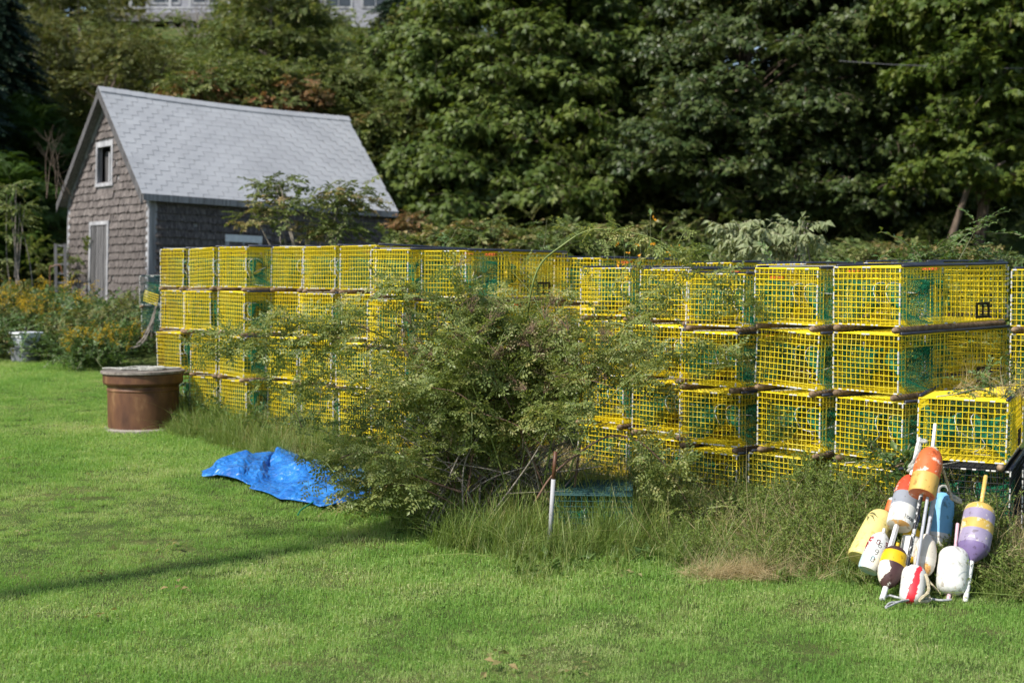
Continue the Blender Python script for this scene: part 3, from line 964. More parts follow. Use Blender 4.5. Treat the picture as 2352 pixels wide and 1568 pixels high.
def vent_mesh():
    mb = MB()
    y0, z0, w, h = .86, .02, .16, .11
    x = TW / 2 + .006
    b = .018
    for (a, c, d, e) in ((y0, y0 + w, z0, z0 + b), (y0, y0 + w, z0 + h - b, z0 + h), (y0, y0 + b, z0 + b, z0 + h - b), (y0 + w - b, y0 + w, z0 + b, z0 + h - b), (y0 + w * .46, y0 + w * .54, z0 + b, z0 + h - b)):
        mb.box(x - .004, x + .004, a, c, d, e)
    return mb.mesh('escape_vent', M['vent'])
def bungee_mesh(seed):
    rg = random.Random(seed); mb = MB()
    a = Vector((-TW * .3, .02, TH + .012)); b = Vector((TW * .1, .8, TH + .014))
    mb.tube(crom([a, a.lerp(b, .3) + Vector((.03, 0, .004)), a.lerp(b, .7) + Vector((-.02, 0, .006)), b], 4), .004, 5, 0, True)
    return mb.mesh('door_cord', M['cord'])
CAGES = [cage_mesh(200 + i, M['yellow_wire'], 'wire_cage') for i in range(4)]
CAGE_G = cage_mesh(210, M['green_wire'], 'wire_cage')
CAGE_B = cage_mesh(211, M['black_wire'], 'wire_cage')
CLIPS = [clip_mesh(220 + i) for i in range(3)]
NETS = [net_mesh(230 + i) for i in range(2)]
HOOPS = [hoop_mesh(240 + i) for i in range(6)]; RUNNER = runner_mesh(); STRIP = strip_mesh(); VENT = vent_mesh(); BUNGEE = bungee_mesh(1)
TAGME = MB(); TAGME.box(-.06, .06, .9, .93, TH - .03, TH - .004); TAGME = TAGME.mesh('trap_tag', M['tag_orange'])
rgt = random.Random(99)
def trap(loc, rz, label, group, cages=None, tilt=(0, 0), extras=True, clips=True, name='lobster_trap', cat='lobster trap', sy=1.0):
    t = empty(name, loc, label, cat, group, (tilt[0], tilt[1], rz))
    t.scale = (1, sy, 1)
    o = inst('wire_cage', (cages or CAGES)[rgt.randrange(len(cages or CAGES))], t)
    if clips:
        o = inst('edge_ring', CLIPS[rgt.randrange(3)], t); o['kind'] = 'stuff'
    o = inst('netting', NETS[rgt.randrange(2)], t)
    if rgt.random() < .85: inst('bait_hoop', HOOPS[rgt.randrange(6)], t)
    for sx in (-1, 1):
        inst('runner', RUNNER, t, (sx * (TW / 2 - .03), 0, 0))
        if extras: inst('rubbing_strip', STRIP, t, (sx * (TW / 2 - .004), 0, 0))
    inst('escape_vent', VENT, t)
    if extras and rgt.random() < .5: inst('door_cord', BUNGEE, t)
    if rgt.random() < .6: inst('trap_tag', TAGME, t, (rgt.uniform(-.12, .12), rgt.uniform(-.3, .1), 0))
    return t
ORD = ['first', 'second', 'third', 'fourth', 'fifth', 'sixth', 'seventh', 'eighth', 'ninth', 'tenth', 'eleventh', 'twelfth', 'thirteenth', 'fourteenth']
# columns: photo x of the far and near edge of the end face, distance of the near edge, photo y of its top, layers
COLS = [(369, 420, 14.6, 572, 4), (435, 490, 14.1, 570, 4), (502, 564, 13.6, 567, 5), (623, 693, 13.4, 567, 5), (697, 769, 12.9, 566, 5),
        (781, 862, 12.4, 564, 5), (851, 936, 11.95, 573, 5), (968, 1069, 11.7, 576, 5), (1334, 1446, 11.4, 616, 4), (1472, 1582, 10.85, 620, 4),
        (1577, 1707, 10.3, 629, 4), (1734, 1877, 9.7, 617, 4), (1915, 2068, 9.25, 614, 4)]
PITCHZ = [.432, .432, .432, .432, .432, .432, .432, .432, .432, .437, .437, .437, .442]
LEV = ['top', 'second', 'third', 'fourth', 'bottom']
colinfo = []
for ci, (xl, xr, d, yt, nl) in enumerate(COLS):
    near = at(xr, yt, d)
    # yaw so that the far edge of the end face falls where it shows
    best = None
    for q in range(0, 90):
        th_ = RAD(q)
        far = near + Vector((-math.cos(th_) * TW, math.sin(th_) * TW, 0))
        px = 1176 + FPX * far.x / (far.y * math.cos(PITCH))
        e = abs(px - xl)
        if best is None or e < best[0]: best = (e, th_)
    th_ = best[1]
    u = Vector((math.cos(th_), -math.sin(th_), 0))      # along the end face towards the near edge
    lax = Vector((math.sin(th_), math.cos(th_), 0))     # along the trap, away from the camera
    rz = math.atan2(u.y, u.x)
    mid = near - u * (TW / 2)
    colinfo.append((mid, rz, u, lax))
    for k in range(nl):
        j = Vector((0, 0, 0)) if k == 0 else u * rgt.uniform(-.035, .035) + lax * rgt.uniform(-.05, .03)
        if ci in (9, 10) and k > 0: j += lax * -.06 * (k % 2)
        z = near.z - TH - k * PITCHZ[ci]
        p = Vector((mid.x, mid.y, z)) + j
        fromleft = ci + 1
        where = ORD[ci] + ' stack from the shed end' if ci < 8 else ORD[12 - ci] + ' stack from the buoys end'
        if ci == 12: where = 'stack nearest the leaning buoys'
        lev = ['topmost', 'second from top', 'third from top', 'fourth from top', 'lowest'][k] if k < nl - 1 else 'lowest'
        lab = 'yellow wire lobster trap, %s of the %s' % (lev, where)
        tl = (rgt.gauss(0, .012), rgt.gauss(0, .012) + (.012 if ci >= 8 else 0))
        trap(p, rz + (rgt.gauss(0, .045) if k else 0), lab, 'yellow lobster traps stacked in a long wall', tilt=tl)
# second row, behind the stacks on the lower right block
for q, ci in enumerate((8, 9, 10, 11, 7)):
    mid, rz, u, lax = colinfo[ci]
    for k in range(3):
        p = Vector((mid.x, mid.y, 0)) + lax * (1.30 + .04 * (q % 4)) + u * (rgt.uniform(-.05, .05) + (.3 if ci == 7 else 0))
        z = mid.z - TH + (.05 if k == 0 else .04) - k * .432 - (.1 if ci == 7 else 0)
        trap(Vector((p.x, p.y, z)), rz + rgt.gauss(0, .03), 'yellow wire trap, rear row, behind %s stack from buoys end, %s' % (ORD[12 - ci] if ci > 7 else 'sixth', ('on top', 'in the middle', 'underneath')[k]), 'yellow lobster traps in the rear row', tilt=(rgt.gauss(0, .01), rgt.gauss(0, .01)))
# end of the wall past the buoys
mid, rz, u, lax = colinfo[12]
c14 = at(2318, 620, 9.75)
for k in range(2):
    p = c14 + u * (TW / 2 + .02) + Vector((0, 0, -TH - k * .44))
    trap(p, rz, 'yellow wire lobster trap cut off at the picture edge, %s layer' % ('top', 'second')[k], 'yellow lobster traps stacked in a long wall')
near = at(2312, 922, 8.75)
th_ = RAD(24)
u14 = Vector((math.cos(th_), -math.sin(th_), 0))
p14 = near - u14 * (TW / 2)
trap(Vector((p14.x, p14.y, near.z - TH)), -th_, 'yellow wire lobster trap standing forward on a black trap, above the buoys', 'yellow lobster traps stacked in a long wall', tilt=(0, .02))
trap(Vector((p14.x + .03, p14.y + .02, near.z - TH - .435)), -th_, 'black wire lobster trap under the yellow one, behind the purple buoy', None, [CAGE_B], tilt=(0, .02))
c15 = p14 + u14 * .62
trap(Vector((c15.x + .08, c15.y + .18, near.z - TH - .435 + .0)), -th_, 'black wire lobster trap at the picture edge beside the purple buoy', None, [CAGE_B])
# half-buried green trap under the rose bush
g = at(1362, 1138, 9.6)
trap(Vector((g.x, g.y, g.z - TH)), RAD(-5), 'dark green wire trap overgrown with grass beneath the rose bush', None, [CAGE_G], extras=False, clips=False, sy=.6)
# dark green traps between the shed corner and the yellow wall
for k, (px, py, d, lab) in enumerate(((346, 762, 19.0, 'dark green wire trap on the ground beside the shed corner, bottom one'), (350, 700, 19.0, 'dark green wire trap stacked on another beside the shed corner'))):
    b = at(px, py, d)
    trap(Vector((b.x, b.y, b.z)), RAD(-50 + 12 * k), lab, None, [CAGE_G])
yp = MB()
for i in range(9): yp.tube([(i * .03, 0, 0), (i * .03, 0, .13)], .003, 4)
for j in range(5): yp.tube([(0, .003, j * .0325), (.24, .003, j * .0325)], .003, 4)
o = yp.build('wire_panel', M['yellow_wire']); o.location = at(329, 690, 18.2); o.rotation_euler = (0, .25, RAD(-30))
tag(o, 'small loose panel of yellow wire mesh hung on dark green traps', 'wire panel')

# ------------------------------------------------------------------ rusty pipe with lid
def streak(name, stops, sc, rough, stretch, bstr=.2, metal=0):
    return mat_noise(name, stops, sc, rough, bstr, .004, stretch, metal=metal, spec=.4)
M['rust'] = streak('rust', [(.25, (.05, .021, .014)), (.45, (.1, .042, .023)), (.6, (.145, .066, .032)), (.76, (.26, .15, .075))], 7, .5, (1, 1, .45))
M['lid_wood'] = mat_noise('lid_wood', [(.3, (.09, .075, .065)), (.7, (.27, .24, .21))], 11, .9, .6, .01, (1, 4, 1), spec=.2)
M['concrete'] = mat_noise('concrete', [(.3, (.17, .15, .12)), (.7, (.33, .3, .26))], 9, .95, .4, .01, spec=.2)
M['rope_pale'] = mat_noise('rope_pale', [(.3, (.24, .24, .21)), (.7, (.44, .44, .4))], 60, .9, .5, .003, spec=.2)
M['rope_tan'] = mat_noise('rope_tan', [(.3, (.3, .25, .16)), (.7, (.52, .46, .33))], 70, .9, .5, .003, spec=.2)
M['rope_grey'] = mat_noise('rope_grey', [(.3, (.22, .23, .25)), (.7, (.5, .5, .5))], 70, .9, .5, .003, spec=.2)
def rope(mb, pts, r, n=6, sub=6):
    c = crom(pts, sub)
    rs = [r * (1 + .12 * math.sin(i * 1.9)) for i in range(len(c))]
    mb.tube(c, rs, n, 0, True)
def build_pipe():
    b = gat(330, 995); d = b.y + .32
    cx_, cy_ = b.x * (d / b.y), d
    z0 = gzf(cx_, cy_) - .02
    ztop = at(330, 853, d - .2).z
    H = ztop - z0
    e = empty('rusty_pipe', (cx_, cy_, z0), 'rusty brown flanged pipe section standing upright on the lawn', 'pipe')
    R = 80 / FPX * d
    mb = MB()
    prof = [(R * .998, .03), (R, .12), (R, H * .66), (R * 1.02, H * .675), (R * 1.02, H * .695), (R, H * .71), (R, H * .745), (R * 1.03, H * .765), (R * 1.1, H * .785), (R * 1.125, H * .81), (R * 1.125, H * .945), (R * 1.11, H * .955)]
    mb.lathe(prof, 56)
    o = mb.build('pipe_body', M['rust'], e); smooth_by_angle(o, 30)
    mb = MB(); mb.lathe([(R * 1.17, H * .957), (R * 1.18, H * .968), (R * 1.175, H * 1.0), (R * 1.15, H * 1.006)], 48, None, .008, 3)
    mb.build('wooden_lid', M['lid_wood'], e)
    mb = MB(); mb.lathe([(R * 1.16, -.1), (R * 1.16, .022), (R * 1.1, .034)], 40, None, .03, 5)
    mb.build('concrete_pad', M['concrete'], e)
    rg = random.Random(5)
    mb = MB()
    zt = z0 + H * 1.006 + .012
    pts = []
    for k in range(46):
        a = k * .62; r = .1 + .1 * rg.random() + (.14 if 10 < k < 18 else 0)
        pts.append((cx_ + .02 + r * math.cos(a) * 1.25, cy_ - .05 + r * math.sin(a) * .8, zt + .018 * rg.random() * (1 if k % 3 else .3)))
    rope(mb, pts, .008, 6, 3)
    o = mb.build('rope_coil', M['rope_pale'])
    tag(o, 'pale rope lying in loose coils on the wooden pipe lid', 'rope')
build_pipe()

# ------------------------------------------------------------------ white tote on a galvanised tub
M['white_plastic'] = plain('white_plastic', (.74, .76, .78), .4)
M['galv'] = mat_noise('galv', [(.3, (.11, .118, .13)), (.7, (.2, .21, .225))], 12, .5, .1, .003, metal=.1, spec=.4)
M['tote_white_shaded'] = plain('tote_white_shaded', (.45, .48, .52), .45)  # body of the white tote, its shade put into this bluish grey
def build_bins():
    b = gat(45, 836); d = b.y + .1
    s = d / FPX
    x0 = (45 - 1176) * s; z0 = gzf(x0, d) - .02
    zt = at(45, 800, d).z; R = 33 * s
    H = zt - z0
    e = empty('galvanised_tub', (x0, d + .2, z0), 'round ribbed galvanised metal tub under the white tote', 'tub')
    mb = MB(); mb.lathe([(R * .93, 0), (R * .95, H * .2), (R * .97, H * .3), (R * .955, H * .35), (R * .97, H * .62), (R * .99, H * .68), (R * .975, H * .74), (R, H * .95), (R * 1.03, H)], 36)
    o = mb.build('tub_body', M['galv'], e); smooth_by_angle(o, 50)
    for sx in (-1, 1):
        mb = MB(); mb.tube([(sx * R * .97, -.05, H * .75), (sx * R * 1.09, -.05, H * .72), (sx * R * 1.09, .05, H * .72), (sx * R * .97, .05, H * .75)], .01, 6)
        mb.build('handle', M['galv'], e)
    t = empty('white_tote', (x0 + .01, d + .2, zt + .004), 'white plastic lidded tote standing on a galvanised tub', 'tote', None, (0, 0, RAD(-40)))
    hz = at(45, 764, d).z - zt
    w0, w1, l0, l1 = .095, .128, .115, .155
    def frustum(mb, a, b, z0_, z1_, c, e_):
        vs = [(-a, -b, z0_), (a, -b, z0_), (a, b, z0_), (-a, b, z0_), (-c, -e_, z1_), (c, -e_, z1_), (c, e_, z1_), (-c, e_, z1_)]
        mb.add(vs, [(3, 2, 1, 0), (4, 5, 6, 7), (0, 1, 5, 4), (1, 2, 6, 5), (2, 3, 7, 6), (3, 0, 4, 7)])
    def soft(o, w=.012):
        md = o.modifiers.new('bevel', 'BEVEL'); md.width = w; md.segments = 3
        return o
    mb = MB(); frustum(mb, w0, l0, 0, hz * .6, w1 * .96, l1 * .96); soft(mb.build('tote_body', M['tote_white_shaded'], t), .02)
    mb = MB(); frustum(mb, w1 * .965, l1 * .965, hz * .602, hz * .9, w1, l1); soft(mb.build('rim_band', M['white_plastic'], t), .012)
    mb = MB(); frustum(mb, w1 * 1.2, l1 * 1.17, hz * .87, hz * 1.0, w1 * 1.18, l1 * 1.15); soft(mb.build('lid', M['white_plastic'], t), .01)
    mb = MB(); mb.lathe([(.012, hz * .98), (.014, hz * .98 + .03), (.02, hz * .98 + .045), (.012, hz * .98 + .065), (.004, hz * .98 + .085)], 10)
    mb.build('black_knob', M['vent'], t, True)
build_bins()

# ------------------------------------------------------------------ things round the shed
def near_shed():
    # old wooden post rack by the far shed corner
    b = at(133, 720, 25.5)
    e = empty('wooden_rack', (b.x, b.y, gzf(b.x, b.y)), 'narrow grey wooden rack standing against the far shed corner', 'rack', None, (0, 0, RAD(20)))
    top = at(133, 560, 25.5).z - gzf(b.x, b.y)
    for x in (-.05, .11):
        mb = MB(); mb.box(x, x + .05, -.03, .03, -.1, top); mb.build('upright', M['grey_board'], e)
    for k in range(7):
        mb = MB(); z = .2 + k * top / 7.5; mb.box(-.0, .11, -.02, .02, z, z + .035); mb.build('rung', M['grey_board'], e)
    mb = MB()
    q = at(118, 690, 25.0); t = at(118, 612, 25.0)
    rope(mb, [(q.x, q.y, q.z - .5), (q.x - .02, q.y, t.z - .1), (q.x + .03, q.y, t.z), (q.x + .16, q.y, t.z + .02), (q.x + .2, q.y, t.z - .12)], .014, 6)
    o = mb.build('metal_hoop', M['rust']); tag(o, 'bent dark metal rod hooked over in the weeds by the shed', 'metal rod')
    # fallen shingled panel leaning on the gable
    p = at(272, 745, 24.3)
    e = empty('shingle_panel', (p.x, p.y, p.z - .1), 'broken shingled panel leaning on the shed below the corner board', 'wall panel', None, (RAD(-20), RAD(18), RAD(-48)))
    mb = MB(); mb.box(-.28, .28, 0, .03, 0, .62); mb.build('backing_board', M['dark_inside'], e)
    rg = random.Random(3)
    for r in range(5):
        x = -.28
        while x < .26:
            w = min(rg.uniform(.07, .13), .28 - x)
            mb = MB(); mb.box(x, x + w - .006, -.014, -.002, .02 + r * .12, .02 + r * .12 + .14)
            o = mb.build('wood_shingle', M['wood_shingle'], e); o.rotation_euler = (.03, 0, 0); x += w
    mb = MB()
    a = at(258, 700, 24.0)
    rope(mb, [a, a + Vector((.06, 0, -.03)), a + Vector((.1, 0, -.2)), a + Vector((.08, 0, -.34)), a + Vector((.0, 0, -.42))], .025, 8)
    o = mb.build('white_hose', M['white_plastic']); tag(o, 'white curved hose piece hanging in weeds beside the shed door', 'hose')
    # driftwood and dead stems heaped by the first stack
    for k in range(5):
        a = at(300 + k * 12, 800 - k * 6, 18.6 + .1 * k); b2 = at(352 + 3 * k, 742 - 14 * k, 18.8)
        mb = MB(); mb.tube(crom([a, a.lerp(b2, .5) + Vector((0, 0, .05 * (k - 2))), b2], 4), [.016 - .001 * i for i in range(9)], 5)
        o = mb.build('dead_branch', M['grey_twig'])
        tag(o, ['lowest', 'second lowest', 'middle', 'second highest', 'highest'][k] + ' of five bare grey branches by the shed-end trap stack', 'branch', 'dead branches by the traps')
near_shed()

# ------------------------------------------------------------------ blue tarp
def tarpmat():
    m, nt, ns, ls, b = nodes('blue_tarp')
    n = noise(ns, ls, 7, 6); r = ramp(ns, [(.3, (.008, .085, .33)), (.55, (.018, .16, .5)), (.75, (.05, .25, .62))])
    ls.new(n.outputs['Fac'], r.inputs[0]); ls.new(r.outputs[0], b.inputs['Base Color'])
    b.inputs['Roughness'].default_value = .36; b.inputs['Specular IOR Level'].default_value = .5
    v = ns.new('ShaderNodeTexVoronoi'); v.inputs['Scale'].default_value = 16; v.feature = 'DISTANCE_TO_EDGE'
    tc = ns.new('ShaderNodeTexCoord'); ls.new(tc.outputs['Object'], v.inputs['Vector'])
    bump(ns, ls, b, v.outputs['Distance'], .7, .04)
    return m
def build_tarp():
    # outline on the ground: far edge and near edge, left to right (photo positions)
    far = [(463, 1092), (520, 1075), (600, 1058), (655, 1050), (700, 1072), (760, 1088), (830, 1092), (895, 1108)]
    near = [(466, 1102), (520, 1108), (572, 1122), (580, 1132), (650, 1155), (735, 1174), (810, 1160), (890, 1142)]
    F = crom([gat(*p) for p in far], 12); N_ = crom([gat(*p) for p in near], 12)
    nu = len(F); nv = 44
    rs = np.random.RandomState(4)
    # crumple: many tilted planes folded together
    K = 30
    dirs = rs.normal(size=(K, 2)); dirs /= np.linalg.norm(dirs, axis=1)[:, None]
    fr = rs.uniform(4, 40, K); ph = rs.uniform(0, 6.28, K); am = .085 / fr
    V = []
    for i in range(nu):
        for j in range(nv + 1):
            t = j / nv
            p = F[i].lerp(N_[i], t)
            s = i / (nu - 1)
            h = 0
            for k in range(K):
                q = (p.x * dirs[k, 0] + p.y * dirs[k, 1]) * fr[k] + ph[k]
                h += am[k] * (2 * abs(2 * ((q / 6.2832) % 1) - 1) - 1)
            ed = min(1, min(t, 1 - t) * 5 + .25) * min(1, min(s, 1 - s) * 9 + .3)
            hump = .085 * math.exp(-((s - .42) / .13) ** 2 - ((t - .25) / .35) ** 2) + .07 * math.exp(-((s - .2) / .12) ** 2 - ((t - .4) / .4) ** 2) + .07 * math.exp(-((s - .7) / .16) ** 2 - ((t - .45) / .3) ** 2)
            hump -= .05 * math.exp(-((s - .34 - .2 * t) / .035) ** 2)
            z = gzf(p.x, p.y) + .03 + max(.004, h * ed * 1.1 + hump + .03 * ed)
            V.append((p.x + .02 * math.sin(s * 40), p.y + .03 * math.sin(s * 33 + t * 5), z))
    fs = [(i * (nv + 1) + j, (i + 1) * (nv + 1) + j, (i + 1) * (nv + 1) + j + 1, i * (nv + 1) + j + 1) for i in range(nu - 1) for j in range(nv)]
    c = Vector(V[len(V) // 2]); c.z = gzf(c.x, c.y)
    mb = MB(); mb.add([Vector(v) - c for v in V], fs)
    o = mb.build('tarp', tarpmat(), None, True)
    o.location = c
    md = o.modifiers.new('thick', 'SOLIDIFY'); md.thickness = .004
    tag(o, 'crumpled bright blue plastic tarp lying on the lawn', 'tarp')
    # its frayed green tie cord
    a = gat(700, 1180); b_ = gat(684, 1195)
    mb = MB(); rope(mb, [gat(722, 1166) + Vector((0, 0, .05)), a + Vector((0, 0, .05)), gat(690, 1186) + Vector((0, 0, .045)), b_ + Vector((0, 0, .04))], .006, 5)
    o = mb.build('tie_cord', M['net']); tag(o, 'short green cord trailing from the front corner of the tarp', 'cord')
build_tarp()

# ------------------------------------------------------------------ stake beside the bush
def build_stake():
    d = 9.35
    b = at(1262, 1200, d); m_ = at(1271, 1100, d); t = at(1276, 1036, d)
    e = empty('pipe_stake', b, 'leaning metal pipe stake, rusty above and white below, beside the bush', 'stake')
    mb = MB(); mb.tube([(0, 0, -.15), m_ - b], .0145, 12); o = mb.build('white_pipe', M['stake_white'], e, True)
    mb = MB(); mb.tube([m_ - b - (m_ - b) * .02, t - b], [.0125, .0125], 12); o = mb.build('rusty_rod', M['rust'], e, True)
M['stake_white'] = mat_noise('stake_white', [(.3, (.22, .2, .19)), (.5, (.38, .38, .4)), (.8, (.5, .5, .52))], 8, .6, .2, .002, (1, 1, .4))
build_stake()

# ------------------------------------------------------------------ buoys
def paint(name, c, chip=(.62, .6, .54), lo=.6, scale=9, dirt=.72):
    m, nt, ns, ls, b = nodes(name)
    n = noise(ns, ls, scale, 8, rough=.65)
    n2 = noise(ns, ls, 5, 4)
    r = ramp(ns, [(.3, tuple(v * dirt for v in c)), (.65, c)])
    ls.new(n2.outputs['Fac'], r.inputs[0])
    st = ramp(ns, [(lo, (0, 0, 0)), (lo + .025, (1, 1, 1))])
    ls.new(n.outputs['Fac'], st.inputs[0])
    mx = ns.new('ShaderNodeMixRGB'); ls.new(st.outputs[0], mx.inputs[0]); ls.new(r.outputs[0], mx.inputs[1]); mx.inputs[2].default_value = rgb(chip)
    # small dark scuffs
    n3 = noise(ns, ls, 26, 3)
    s3 = ramp(ns, [(.6, (1, 1, 1)), (.68, (.45, .4, .34))]); ls.new(n3.outputs['Fac'], s3.inputs[0])
    m2 = ns.new('ShaderNodeMixRGB'); m2.blend_type = 'MULTIPLY'; m2.inputs[0].default_value = .8
    ls.new(mx.outputs[0], m2.inputs[1]); ls.new(s3.outputs[0], m2.inputs[2])
    ls.new(m2.outputs[0], b.inputs['Base Color'])
    b.inputs['Roughness'].default_value = .5
    b.inputs['Specular IOR Level'].default_value = .35
    bump(ns, ls, b, n.outputs['Fac'], .35, .006)
    return m, ns, ls, m2, b
def pnt(*a, **k): return paint(*a, **k)[0]
C = {
    'white': pnt('paint_white', (.74, .74, .71), (.5, .46, .38), 0.62),
    'orange': pnt('paint_orange', (.76, .16, .045), (.82, .55, .45), 0.585, 15),
    'red': pnt('paint_red', (.7, .085, .035), (.8, .5, .42), 0.58, 12),
    'ochre': pnt('paint_ochre', (.66, .4, .1), (.4, .28, .12), 0.65),
    'grey': pnt('paint_grey', (.29, .31, .36), (.5, .5, .5), 0.66),
    'paleyellow': pnt('paint_paleyellow', (.8, .66, .24), (.8, .74, .45), 0.60, 4),
    'yellow': pnt('paint_yellow', (.8, .5, .01), (.7, .62, .4), 0.66),
    'brown': pnt('paint_brown', (.075, .035, .035), (.25, .18, .15), 0.66),
    'blue': pnt('paint_blue', (.2, .5, .76), (.08, .12, .15), 0.68),
    'lilac': pnt('paint_lilac', (.34, .29, .43), (.55, .5, .42), 0.58, 16),
    'purple': pnt('paint_purple', (.2, .145, .31), (.4, .36, .45), 0.66, 14),
    'mustard': pnt('paint_mustard', (.62, .42, .1), (.6, .52, .35), 0.56, 18),
    'deepblue': pnt('paint_deepblue', (.02, .06, .3)),
    'paleblue': pnt('paint_paleblue', (.52, .66, .7), (.7, .68, .6), 0.50),
    'cream': pnt('paint_cream', (.74, .66, .55), (.85, .45, .15), 0.54, 7),
    'orangepatch': pnt('paint_orangepatch', (.8, .33, .07), (.76, .68, .58), 0.36, 11),
    'pink': pnt('paint_pink', (.66, .42, .5), (.75, .6, .64), 0.60),
    'greystick': pnt('paint_greystick', (.44, .45, .5), (.3, .3, .32), 0.66),
    'blackstick': pnt('paint_blackstick', (.015, .015, .018), (.5, .5, .5), 0.52, 24),
    'whitestick': pnt('paint_whitestick', (.76, .76, .75), (.4, .38, .36), 0.64),
}
def masked(name, base, over, kind):
    # a patch of other paint with its own ragged outline, fixed to the buoy
    m, ns, ls, m2, b = paint(name, base)
    tc = ns.new('ShaderNodeTexCoord'); sx = ns.new('ShaderNodeSeparateXYZ'); ls.new(tc.outputs['Object'], sx.inputs[0])
    n = noise(ns, ls, 30, 5)
    def mth(op, x, y):
        q = ns.new('ShaderNodeMath'); q.operation = op
        for i, s in enumerate((x, y)):
            if isinstance(s, (int, float)): q.inputs[i].default_value = s
            else: ls.new(s, q.inputs[i])
        return q.outputs[0]
    jit = mth('MULTIPLY', mth('SUBTRACT', n.outputs['Fac'], .5), .05)
    if kind == 'stripe':
        # slanting streak on the camera side, widening downwards
        off = mth('ABSOLUTE', mth('SUBTRACT', mth('SUBTRACT', sx.outputs['X'], mth('MULTIPLY', mth('SUBTRACT', sx.outputs['Z'], .12), .16)), .012), 0)
        wid = mth('SUBTRACT', .026, mth('MULTIPLY', sx.outputs['Z'], .07))
        d = mth('SUBTRACT', wid, mth('ADD', off, jit))
        d = mth('MINIMUM', d, mth('MULTIPLY', sx.outputs['Y'], -1))
    else:
        off = mth('ADD', mth('MULTIPLY', mth('ABSOLUTE', mth('ADD', sx.outputs['X'], .045), 0), 1.0), mth('MULTIPLY', mth('ABSOLUTE', mth('SUBTRACT', sx.outputs['Z'], .10), 0), .55))
        d = mth('SUBTRACT', .045, mth('ADD', off, jit))
        d = mth('MINIMUM', d, mth('MULTIPLY', sx.outputs['Y'], -1))
    st = mth('GREATER_THAN', d, 0.0)
    mx = ns.new('ShaderNodeMixRGB'); ls.new(st, mx.inputs[0]); ls.new(m2.outputs[0], mx.inputs[1]); mx.inputs[2].default_value = rgb(over)
    ls.new(mx.outputs[0], b.inputs['Base Color'])
    return m
C['whitestripe'] = masked('paint_white_red_streak', (.76, .75, .72), (.62, .03, .045), 'stripe')
C['brownchip'] = masked('paint_brown_chipped', (.075, .035, .035), (.7, .64, .52), 'chip')
C['redpatch'] = pnt('paint_redpatch', (.68, .7, .68), (.3, .012, .022), 0.55, 11)

def Z6(x, y): return (1894.9 + x * .3114, 947.5 + y * .3114)
PX6 = .3114 / FPX
def buoy(name, label, top, bot, dt, db, rpx, prof, sticks=(), extra=None, cat='buoy'):
    """prof: list of (fraction from the top, radius factor, paint of the span below)"""
    A = at(*Z6(*top), dt); B = at(*Z6(*bot), db)
    ax = (A - B); H = ax.length; z = ax.normalized()
    toc = Vector((0, 0, CAM_H)) - B
    y = -(toc - z * toc.dot(z)).normalized()
    x = y.cross(z)
    Mx = Matrix((x, y, z)).transposed().to_4x4(); Mx.translation = B
    e = empty(name, None, label, cat, 'lobster buoys leaning in a heap', mat=Mx)
    R = rpx * PX6 * (dt + db) / 2
    mats = []; idx = []
    ring = []
    pr = prof[::-1]
    for k, (f, rf, c) in enumerate(pr):
        ring.append((max(rf, .02) * R, (1 - f) * H))
    for k in range(len(pr) - 1):
        c = pr[k + 1][2]
        if c not in mats: mats.append(c)
        idx.append(mats.index(c))
    # densify smooth curvature
    mb = MB(); mb.lathe(ring, 32, idx, .006, hash(label) % 97)
    o = mb.build('buoy_body', [C[c] for c in mats], e)
    smooth_by_angle(o, 38)
    inv = Mx.inverted()
    for (p, q, dp, dq, wpx, c, nm) in sticks:
        a = inv @ at(*Z6(*p), dp); b = inv @ at(*Z6(*q), dq)
        r = wpx * .5 * PX6 * (dp + dq) / 2
        mb = MB()
        n = 4 if nm == 'square_spindle' else 12
        mb.tube([a, a.lerp(b, .03), a.lerp(b, .97), b], [r * .8, r, r, r * .8], n, 0, True)
        o = mb.build('spindle', C[c], e); smooth_by_angle(o, 40)
    return e, Mx, R, H
def bullet(top_c, mid):   # rounded top, straight sides
    return [(0, .12, top_c), (.01, .3, top_c), (.04, .52, top_c), (.1, .72, top_c), (.18, .87, top_c), (.28, .96, top_c), (.4, 1, top_c)]
def capsule(f0, c):
    return [(0, .12, c), (.006, .26, c), (.02, .45, c), (.045, .63, c), (.085, .8, c), (.14, .92, c), (.2, .98, c), (.27, 1, c)]
def capend(c): return [(.74, 1, c), (.82, .97, c), (.89, .89, c), (.94, .76, c), (.975, .56, c), (.993, .33, c), (1, .15, c)]

D0 = 8.45
buoy('buoy', 'orange and ochre bullet buoy with white spindle, highest of the heap', (793, 262), (712, 606), 8.52, 8.36, 99,
     bullet('orange', None) + [(.58, 1.01, 'orange'), (.62, 1.01, 'ochre'), (.97, 1.0, 'ochre'), (.998, .95, 'orange'), (1, .9, 'orange')],
     [((793, 275), (813, 82), 8.52, 8.6, 26, 'whitestick', 's'), ((712, 600), (608, 1125), 8.36, 8.18, 30, 'blackstick', 's')])
e2, M2, R2, H2 = buoy('buoy', 'red, grey and white buoy with a long white spindle and drilled handle', (640, 470), (545, 838), 8.66, 8.44, 96,
     bullet('red', None) + [(.42, 1.01, 'grey'), (.66, 1.01, 'white'), (.95, .99, 'white'), (.99, .93, 'cream'), (1, .86, 'cream')],
     [((636, 478), (700, 185), 8.66, 8.8, 34, 'whitestick', 'square_spindle'), ((533, 820), (478, 1010), 8.44, 8.36, 38, 'whitestick', 'square_spindle')])
buoy('buoy', 'large plain pale yellow round-topped buoy at the back of the heap', (446, 735), (262, 1085), 8.78, 8.6, 108,
     capsule(0, 'paleyellow') + [(.5, 1, 'paleyellow'), (.94, 1, 'paleyellow'), (.99, .95, 'paleyellow'), (1, .9, 'paleyellow')])
